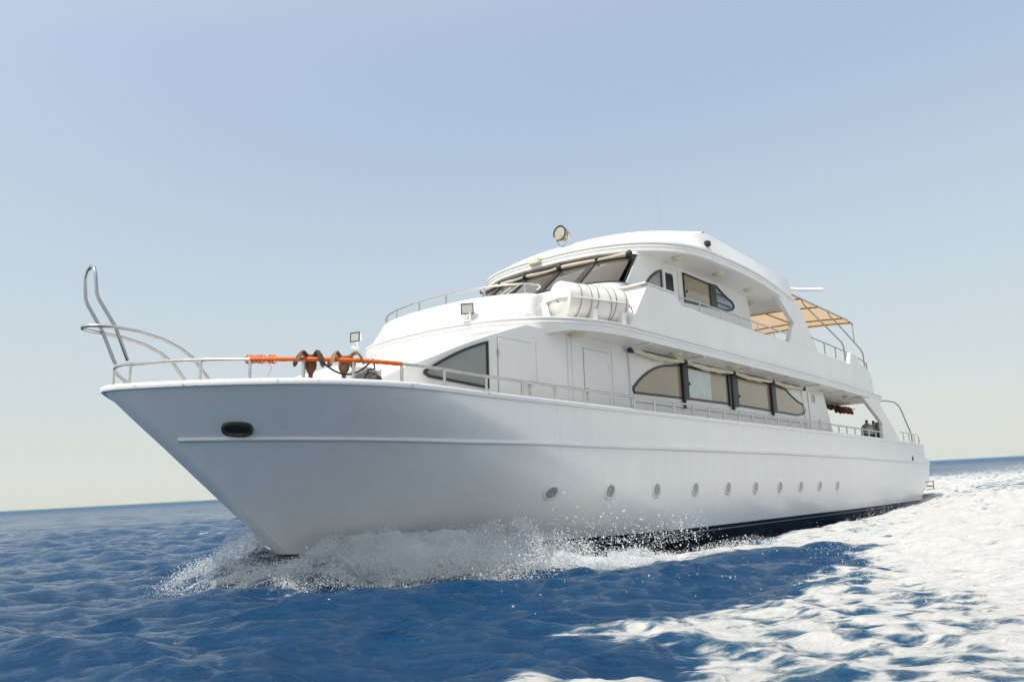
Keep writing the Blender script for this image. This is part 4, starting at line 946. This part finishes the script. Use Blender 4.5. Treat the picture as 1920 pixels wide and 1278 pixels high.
def mat_sea():
    m = bpy.data.materials.new('sea_water'); m.use_nodes = True; nt = m.node_tree; nt.nodes.clear()
    lk = nt.links.new
    out = node(nt, 'ShaderNodeOutputMaterial'); geo = node(nt, 'ShaderNodeNewGeometry')
    at = node(nt, 'ShaderNodeAttribute', attribute_name='foam')
    def math_(op, a, b=None, c=None, clamp=False):
        n = node(nt, 'ShaderNodeMath', operation=op); n.use_clamp = clamp
        for i, v in enumerate((a, b, c)):
            if v is None: continue
            if isinstance(v, (int, float)): n.inputs[i].default_value = v
            else: lk(v, n.inputs[i])
        return n.outputs[0]
    def noise(scale, detail, rough, vec, dist=0.):
        n = node(nt, 'ShaderNodeTexNoise'); n.inputs['Scale'].default_value = scale; n.inputs['Detail'].default_value = detail
        n.inputs['Roughness'].default_value = rough; n.inputs['Distortion'].default_value = dist; lk(vec, n.inputs['Vector']); return n.outputs['Fac']
    def ramp(v, a, b, lo=0., hi=1., smooth=True):
        n = node(nt, 'ShaderNodeMapRange'); n.interpolation_type = 'SMOOTHSTEP' if smooth else 'LINEAR'
        for i, q in enumerate((a, b, lo, hi)): n.inputs[i + 1].default_value = q
        lk(v, n.inputs[0]); return n.outputs[0]
    pos = geo.outputs['Position']
    # patterns lie along the wakes: drawn out in the direction of travel
    mp = node(nt, 'ShaderNodeMapping'); mp.inputs['Rotation'].default_value = (0, 0, R(-49.5)); mp.inputs['Scale'].default_value = (.62, 1.25, 1)
    lk(pos, mp.inputs[0]); V = mp.outputs[0]
    F = at.outputs['Fac']
    n1 = noise(2.3, 10, .64, V, .9); n2 = noise(5.5, 8, .68, V, .6); n4 = noise(24., 5, .7, V, .4)
    vo = node(nt, 'ShaderNodeTexVoronoi'); vo.feature = 'DISTANCE_TO_EDGE'; vo.inputs['Scale'].default_value = 4.2
    wv = node(nt, 'ShaderNodeMixRGB'); wv.inputs[0].default_value = .30
    nc = node(nt, 'ShaderNodeTexNoise'); nc.inputs['Scale'].default_value = 2.3; nc.inputs['Detail'].default_value = 5; lk(V, nc.inputs['Vector'])
    lk(V, wv.inputs[1]); lk(nc.outputs['Color'], wv.inputs[2]); lk(wv.outputs[0], vo.inputs['Vector'])
    lace = ramp(vo.outputs['Distance'], .0, .32, 1., .0)
    a = ramp(n1, .28, .72, 0, 1, False); a = math_('MULTIPLY', a, .66)
    b = math_('MULTIPLY_ADD', lace, .22, a); b = math_('MULTIPLY_ADD', n2, .34, b); b = math_('MULTIPLY_ADD', n4, .20, b); b = math_('SUBTRACT', b, .15)          # about 0..1
    t = math_('ADD', b, F); t = math_('SUBTRACT', t, 1.0)
    mask = ramp(t, -.11, .13); mask = math_('MULTIPLY', mask, ramp(F, .02, .12))
    thin = ramp(t, -.30, .10)
    # water body
    dist = node(nt, 'ShaderNodeVectorMath', operation='LENGTH'); lk(pos, dist.inputs[0]); D = dist.outputs['Value']
    col = node(nt, 'ShaderNodeMixRGB'); col.inputs[1].default_value = (.0045, .047, .122, 1); col.inputs[2].default_value = (.035, .14, .22, 1)
    lk(math_('MULTIPLY', thin, ramp(F, .05, .6, 0, .8)), col.inputs[0])
    reef = node(nt, 'ShaderNodeMixRGB'); reef.inputs[2].default_value = (.03, .24, .30, 1); lk(ramp(D, 900, 1800), reef.inputs[0]); lk(col.outputs[0], reef.inputs[1])
    w = node(nt, 'ShaderNodeBsdfPrincipled'); lk(reef.outputs[0], w.inputs['Base Color']); w.inputs['IOR'].default_value = 1.333; pass
    lk(ramp(D, 10, 400, .06, .30), w.inputs['Roughness']); lk(ramp(D, 12, 200, .5, .17), w.inputs['Specular IOR Level'])
    ms = node(nt, 'ShaderNodeMapping'); ms.inputs['Rotation'].default_value = (0, 0, R(-14)); ms.inputs['Scale'].default_value = (.38, 1.5, 1); lk(pos, ms.inputs[0])
    wb = noise(1.9, 7, .62, ms.outputs[0], .6); wb2 = noise(8.5, 7, .66, ms.outputs[0], .4)
    bp = node(nt, 'ShaderNodeBump'); bp.inputs['Distance'].default_value = .16; lk(math_('MULTIPLY_ADD', wb2, .62, wb), bp.inputs['Height']); lk(ramp(D, 4, 60, .95, 1.), bp.inputs['Strength'])
    lk(bp.outputs[0], w.inputs['Normal'])
    f = node(nt, 'ShaderNodeBsdfPrincipled'); f.inputs['Base Color'].default_value = (.47, .475, .47, 1); f.inputs['Roughness'].default_value = .75; f.inputs['Specular IOR Level'].default_value = .25
    f.inputs['Subsurface Weight'].default_value = .0
    fc = node(nt, 'ShaderNodeMixRGB'); fc.inputs[1].default_value = (.36, .39, .40, 1); fc.inputs[2].default_value = (.53, .53, .52, 1)
    lk(ramp(math_('MULTIPLY_ADD', noise(3.1, 9, .68, V, 1.2), .7, math_('MULTIPLY', t, .6)), .22, .58), fc.inputs[0]); lk(fc.outputs[0], f.inputs['Base Color'])
    fb = noise(9, 8, .7, V, .6); bf = node(nt, 'ShaderNodeBump'); bf.inputs['Distance'].default_value = .075; bf.inputs['Strength'].default_value = .85
    lk(math_('MULTIPLY_ADD', mask, .5, fb), bf.inputs['Height']); lk(bf.outputs[0], f.inputs['Normal'])
    mx = node(nt, 'ShaderNodeMixShader'); lk(mask, mx.inputs[0]); lk(w.outputs[0], mx.inputs[1]); lk(f.outputs[0], mx.inputs[2]); lk(mx.outputs[0], out.inputs[0])
    return m
SEA = sea_mesh(); SEA.data.materials.append(mat_sea())
# low sandy coast on the horizon, off the bow
def coast():
    n = 260; rg = []
    for i in range(n):
        t = i / (n - 1); a = R(-40 + 24 * t); d_ = 3300 + 500 * math.sin(3 * t)
        e = min(t / .3, (1 - t) / .25, 1); hgt = (2. + 8. * max(e, 0) * (.45 + .9 * float(fbm(np.array([t * 14.]), np.array([.3]), 4, 8)[0])))
        row = [(math.sin(a) * (d_ + q), math.cos(a) * (d_ + q), z) for q, z in ((-60, -2), (0, .8), (40, hgt * .8), (140, hgt), (420, hgt * .7), (700, -2))]
        rg.append(row)
    mb = MB(); mb.rings(rg, False, caps=False); o = mb.build('low_coast', mat('pale_sand', (.34, .325, .26), .95, var=.1, vscale=.01), None, smooth=60); o['kind'] = 'structure'
coast()

# ------------------------------------------------------------------ spray: masses of separate drops
OCT = np.array([(1, 0, 0), (-1, 0, 0), (0, 1, 0), (0, -1, 0), (0, 0, 1), (0, 0, -1)], np.float32)
OF = np.array([(0, 2, 4), (2, 1, 4), (1, 3, 4), (3, 0, 4), (2, 0, 5), (1, 2, 5), (3, 1, 5), (0, 3, 5)], np.int32)
def drops(name, P, S, m, label=None, cat=None):
    n = len(P); st = RNG.uniform(.6, 1.7, (n, 1, 3)).astype(np.float32)
    v = (P[:, None, :] + OCT[None] * S[:, None, None] * st).astype(np.float32).reshape(-1, 3)
    f = (OF[None] + (np.arange(n) * 6)[:, None, None]).reshape(-1, 3).astype(np.int32)
    me = bpy.data.meshes.new(name); me.vertices.add(len(v)); me.vertices.foreach_set('co', v.ravel())
    me.loops.add(len(f) * 3); me.loops.foreach_set('vertex_index', f.ravel()); me.polygons.add(len(f))
    me.polygons.foreach_set('loop_start', (np.arange(len(f)) * 3).astype(np.int32)); me.polygons.foreach_set('loop_total', np.full(len(f), 3, np.int32))
    me.polygons.foreach_set('use_smooth', np.ones(len(f), bool)); me.update(calc_edges=True); me.materials.append(m)
    o = bpy.data.objects.new(name, me); COL.objects.link(o); o['kind'] = 'stuff'
    if label: o['label'] = label; o['category'] = cat
    return o
def mat_spray():
    m = mat('spray_water', (.93, .95, .96), .5); nt = m.node_tree; b = nt.nodes['Principled BSDF']; out = nt.nodes['Material Output']
    t = node(nt, 'ShaderNodeBsdfTranslucent'); t.inputs[0].default_value = (.95, .97, .98, 1); mx = node(nt, 'ShaderNodeMixShader'); mx.inputs[0].default_value = .62
    nt.links.new(b.outputs[0], mx.inputs[1]); nt.links.new(t.outputs[0], mx.inputs[2]); nt.links.new(mx.outputs[0], out.inputs[0]); return m
M['spray'] = mat_spray()
def n3(x, y, z, seed): return (vnoise(x + z * .7, y - z * .4, seed) + vnoise(y + 5.2 + x * .3, z + 1.7, seed + 3) + vnoise(z + 9.1, x + 2.2 - y * .3, seed + 6)) / 3
def seaz(x, y): return sea_field(x, y, np.full_like(x, .05))[0]
def arc_spray(path, hts, reach, n, thick, seed, flip=1, clump=2.6):
    rg = np.random.default_rng(seed); t = rg.uniform(0, 1, n); e = rg.beta(1.6, 1.3, n)
    path = np.array(path); k = np.linspace(0, 1, len(path)); u = np.interp(t, k, path[:, 0]); p = np.interp(t, k, path[:, 1])
    du = np.interp(t, k, np.gradient(path[:, 0])); dp = np.interp(t, k, np.gradient(path[:, 1])); l = np.hypot(du, dp); nu, npp = -dp / l, du / l
    H = np.interp(t, np.linspace(0, 1, len(hts)), hts) * (.65 + .7 * fbm(t * 7, t * 0 + seed, 3, seed))
    Rr = np.interp(t, np.linspace(0, 1, len(reach)), reach)
    z = H * (1 - (2 * np.abs(e - .42)) ** 1.8) * rg.uniform(.15, 1., n) ** .45
    o_ = (e - .25) * Rr + rg.normal(0, thick, n)
    u = u + nu * o_ + rg.normal(0, thick * .7, n); p = p + npp * o_; z = z + rg.normal(0, thick * .5, n)
    x, y = from_up(u, p * flip)
    keep = rg.uniform(0, 1, n) < np.clip((n3(x * clump, y * clump, z * clump * 1.4, seed) - .36) * 5.5, 0.03, 1)
    x, y, z = x[keep], y[keep], z[keep]
    zz = np.maximum(seaz(x, y) + z, seaz(x, y) - .02)
    s_ = np.clip(rg.lognormal(math.log(.0036), .55, len(x)), .0018, .016)
    return np.stack([x, y, zz], 1), s_
def bow_sheet(name, flip, H, shrink, seed):
    NS, NE = 420, 90; sv_ = np.linspace(0, 1, NS); ev = np.linspace(0, 1, NE); S, E = np.meshgrid(sv_, ev, indexing='ij')
    S = S.ravel(); E = E.ravel(); u = -10.75 + 6.6 * S
    us = np.linspace(-10.8, -4.0, 60); hp = np.array([hull_p(float(q), -.55) for q in us]); pin = np.interp(u, us, hp) + .06
    ridge_p = np.interp(u, [q[0] for q in RIDGE], [q[1] for q in RIDGE]) + .50 * shrink
    rg_ = np.maximum(ridge_p - pin, .25)
    f = np.interp(E, [0, .18, .36, .55, .75, .9, 1], [.72, .93, 1., .86, .52, .2, -.04])
    Hs = np.interp(S, np.linspace(0, 1, len(H)), H) * (.72 + .56 * fbm(u * 1.9 + seed, E * 1.2, 3, seed))
    lum = billow(u * 1.7, E * rg_ * 1.7 + seed, 4, seed, .6) - .33; fin = billow(u * 6, E * rg_ * 5 + seed, 3, seed + 5, .6) - .33
    p = pin + E * rg_ + (.12 * lum) * np.sin(np.pi * E); z = Hs * f + (.30 * lum + .08 * fin) * np.clip(Hs * 2.5, 0, 1) * np.sin(np.pi * np.clip(E + .1, 0, 1))
    u2 = u + .10 * (vnoise(u * 3, E * 4, seed + 8) - .5)
    x, y = from_up(u2, p * flip); zz = seaz(x, y) * (1 - .35 * np.sin(np.pi * E)) + np.maximum(z, -.05)
    cov = np.interp(S, [0, .06, .2, .8, 1], [.2, .5, .80, .74, .35]) * np.interp(E, [0, .12, .35, .8, 1], [.52, .80, 1.0, .95, .45])
    i = np.arange(NS - 1)[:, None] * NE + np.arange(NE - 1)[None]; q = np.stack([i, i + 1, i + NE + 1, i + NE], -1).reshape(-1, 4)
    me = bpy.data.meshes.new(name); me.from_pydata(np.stack([x, y, zz], 1).tolist(), [], q.tolist())
    me.polygons.foreach_set('use_smooth', np.ones(len(q), bool))
    for nm, v in (('foam', cov), ('along', u2), ('across', E * rg_)):
        me.attributes.new(nm, 'FLOAT', 'POINT').data.foreach_set('value', v.astype(np.float32))
    o = bpy.data.objects.new(name, me); COL.objects.link(o); o['kind'] = 'stuff'; return o
def mat_sheet():
    m = bpy.data.materials.new('breaking_foam'); m.use_nodes = True; nt = m.node_tree; nt.nodes.clear(); lk = nt.links.new
    out = node(nt, 'ShaderNodeOutputMaterial'); A = {n: node(nt, 'ShaderNodeAttribute', attribute_name=n).outputs['Fac'] for n in ('foam', 'along', 'across')}
    def M_(op, a, b=None, c=None):
        n = node(nt, 'ShaderNodeMath', operation=op)
        for i, v in enumerate((a, b, c)):
            if v is None: continue
            if isinstance(v, (int, float)): n.inputs[i].default_value = v
            else: lk(v, n.inputs[i])
        return n.outputs[0]
    cx = node(nt, 'ShaderNodeCombineXYZ'); lk(M_('MULTIPLY', A['along'], 3.4), cx.inputs[0]); lk(M_('MULTIPLY', A['across'], 1.1), cx.inputs[1])
    def nz(sc, det, ro, di):
        n = node(nt, 'ShaderNodeTexNoise'); n.inputs['Scale'].default_value = sc; n.inputs['Detail'].default_value = det; n.inputs['Roughness'].default_value = ro; n.inputs['Distortion'].default_value = di; lk(cx.outputs[0], n.inputs['Vector']); return n.outputs['Fac']
    n1 = nz(1.3, 9, .66, .8); n2 = nz(6., 6, .7, .4)
    t = M_('MULTIPLY_ADD', n2, .45, M_('MULTIPLY', n1, .85)); t = M_('ADD', t, A['foam']); t = M_('SUBTRACT', t, 1.15)
    r = node(nt, 'ShaderNodeMapRange'); r.interpolation_type = 'SMOOTHSTEP'; r.inputs[1].default_value = -.14; r.inputs[2].default_value = .16; lk(t, r.inputs[0])
    d = node(nt, 'ShaderNodeBsdfDiffuse'); d.inputs[0].default_value = (.92, .94, .95, 1)
    tr = node(nt, 'ShaderNodeBsdfTranslucent'); tr.inputs[0].default_value = (.90, .97, 1., 1); mx = node(nt, 'ShaderNodeMixShader'); mx.inputs[0].default_value = .5; lk(d.outputs[0], mx.inputs[1]); lk(tr.outputs[0], mx.inputs[2])
    bp = node(nt, 'ShaderNodeBump'); bp.inputs['Distance'].default_value = .07; bp.inputs['Strength'].default_value = .7; lk(t, bp.inputs['Height']); lk(bp.outputs[0], d.inputs['Normal'])
    tp_ = node(nt, 'ShaderNodeBsdfTransparent'); tp_.inputs[0].default_value = (1, 1, 1, 1); gl = node(nt, 'ShaderNodeBsdfGlossy'); gl.inputs['Roughness'].default_value = .12; gl.inputs[0].default_value = (.5, .6, .65, 1)
    m1 = node(nt, 'ShaderNodeMixShader'); rg2 = node(nt, 'ShaderNodeMapRange'); rg2.inputs[1].default_value = -.55; rg2.inputs[2].default_value = -.1; rg2.inputs[4].default_value = .16; lk(t, rg2.inputs[0]); lk(rg2.outputs[0], m1.inputs[0]); lk(tp_.outputs[0], m1.inputs[1]); lk(gl.outputs[0], m1.inputs[2])
    m2 = node(nt, 'ShaderNodeMixShader'); lk(r.outputs[0], m2.inputs[0]); lk(m1.outputs[0], m2.inputs[1]); lk(mx.outputs[0], m2.inputs[2]); lk(m2.outputs[0], out.inputs[0]); return m
MSH = mat_sheet()
for nm, fl, H, sh, sd_ in (('bow_wave', 1, [.05, .34, .54, .58, .46, .24, .12, .07, .05, .02], 1.0, 3), ('bow_wave', 1, [.02, .22, .36, .42, .36, .20, .10, .06, .04, .02], 1.25, 14),
                           ('bow_wave', -1, [.10, .50, .50, .40, .3, .3, .2, .1], 1.1, 29)):
    bo = bow_sheet(nm, fl, H, sh, sd_); bo.data.materials.append(MSH); tag(bo, 'white breaking bow wave peeling off the near side of the hull' if fl > 0 else 'white breaking bow wave beyond the stem on the far side', 'bow wave', 'bow waves of the yacht')
parts_ = [arc_spray([(-10.9, .9), (-10.2, 1.5), (-9.3, 2.2), (-8.4, 2.9), (-7.6, 3.45)], [.12, .50, .58, .70, .6], [1.0, 1.5, 1.6, 1.6, 1.4], 70000, .09, 21, 1, 3.4),
          arc_spray([(-8.6, 2.8), (-7.6, 3.4), (-6.4, 4.0), (-5.2, 4.5)], [.6, .50, .20, .10], [1.3, 1.3, 1.1, .9], 40000, .10, 22, 1, 3.4),
          arc_spray([(-5.4, 4.6), (-4.0, 5.3), (-2.8, 6.1), (-1.0, 7.3)], [.12, .13, .16, .16], [.8, .8, .9, 1.0], 9000, .08, 23),
          arc_spray([(-10.9, -1.6), (-10.9, -.9), (-10.8, 0), (-10.8, .7), (-10.5, 1.4)], [.15, .25, .12, .10, .25], [1.2, 1.2, 1.0, 1.0, 1.1], 16000, .16, 26, 1, 2.2),
          arc_spray([(-10.9, .6), (-10.1, 1.3), (-9.0, 2.2), (-8.0, 3.0)], [.15, .40, .42, .3], [1.4, 1.7, 1.8, 1.4], 22000, .14, 24, -1, 3.0)]
drops('bow_spray', np.concatenate([a[0] for a in parts_]), np.concatenate([a[1] for a in parts_]), M['spray'], 'fine white spray flying above the bow wave beside the hull', 'spray')
# thrown drops along the side
rg = np.random.default_rng(31); n = 2600
u = rg.uniform(-9, -3, n); p = 3.6 + rg.normal(.4, .35, n); z = .15 + np.abs(rg.normal(0, .38, n)) * np.interp(u, [-9, -7, -5, -3], [1.1, 1.2, .8, .5])
x, y = from_up(u, p); pp_ = np.stack([x, y, z], 1); ss = np.clip(rg.lognormal(math.log(.0055), .55, n), .0025, .022)
n = 260; a = rg.uniform(R(-2), R(30), n); d = rg.uniform(8, 18, n); pq = np.stack([d * np.sin(a), d * np.cos(a), .15 + np.abs(rg.normal(0, .12, n))], 1)
nw = 60000; xw = rg.uniform(2, 16, nw); yw = rg.uniform(8.5, 34, nw); sdw = poly_sd(xw, yw, WAKE)
kp = (rg.uniform(0, 1, nw) < np.exp(-((sdw - .7) / .9) ** 2) * np.clip((fbm(xw * 1.6, yw * 1.6, 3, 71) - .45) * 7, 0, 1)); xw, yw = xw[kp], yw[kp]; nw = len(xw)
zw = seaz(xw, yw) + np.abs(rg.normal(0, .10, nw)) * (.5 + fbm(xw * 2.2, yw * 2.2, 2, 72))
drops('wake_spray', np.stack([xw, yw, zw], 1), np.clip(rg.lognormal(math.log(.0042), .5, nw), .002, .013), M['spray'], 'fine white spray torn off the edge of the broad foaming wake', 'spray')
drops('flying_drops', np.concatenate([pp_, pq]), np.concatenate([ss, np.clip(rg.lognormal(math.log(.004), .5, n), .002, .011)]), M['spray'], 'scattered white water drops thrown up along the black boot stripe', 'water drops')
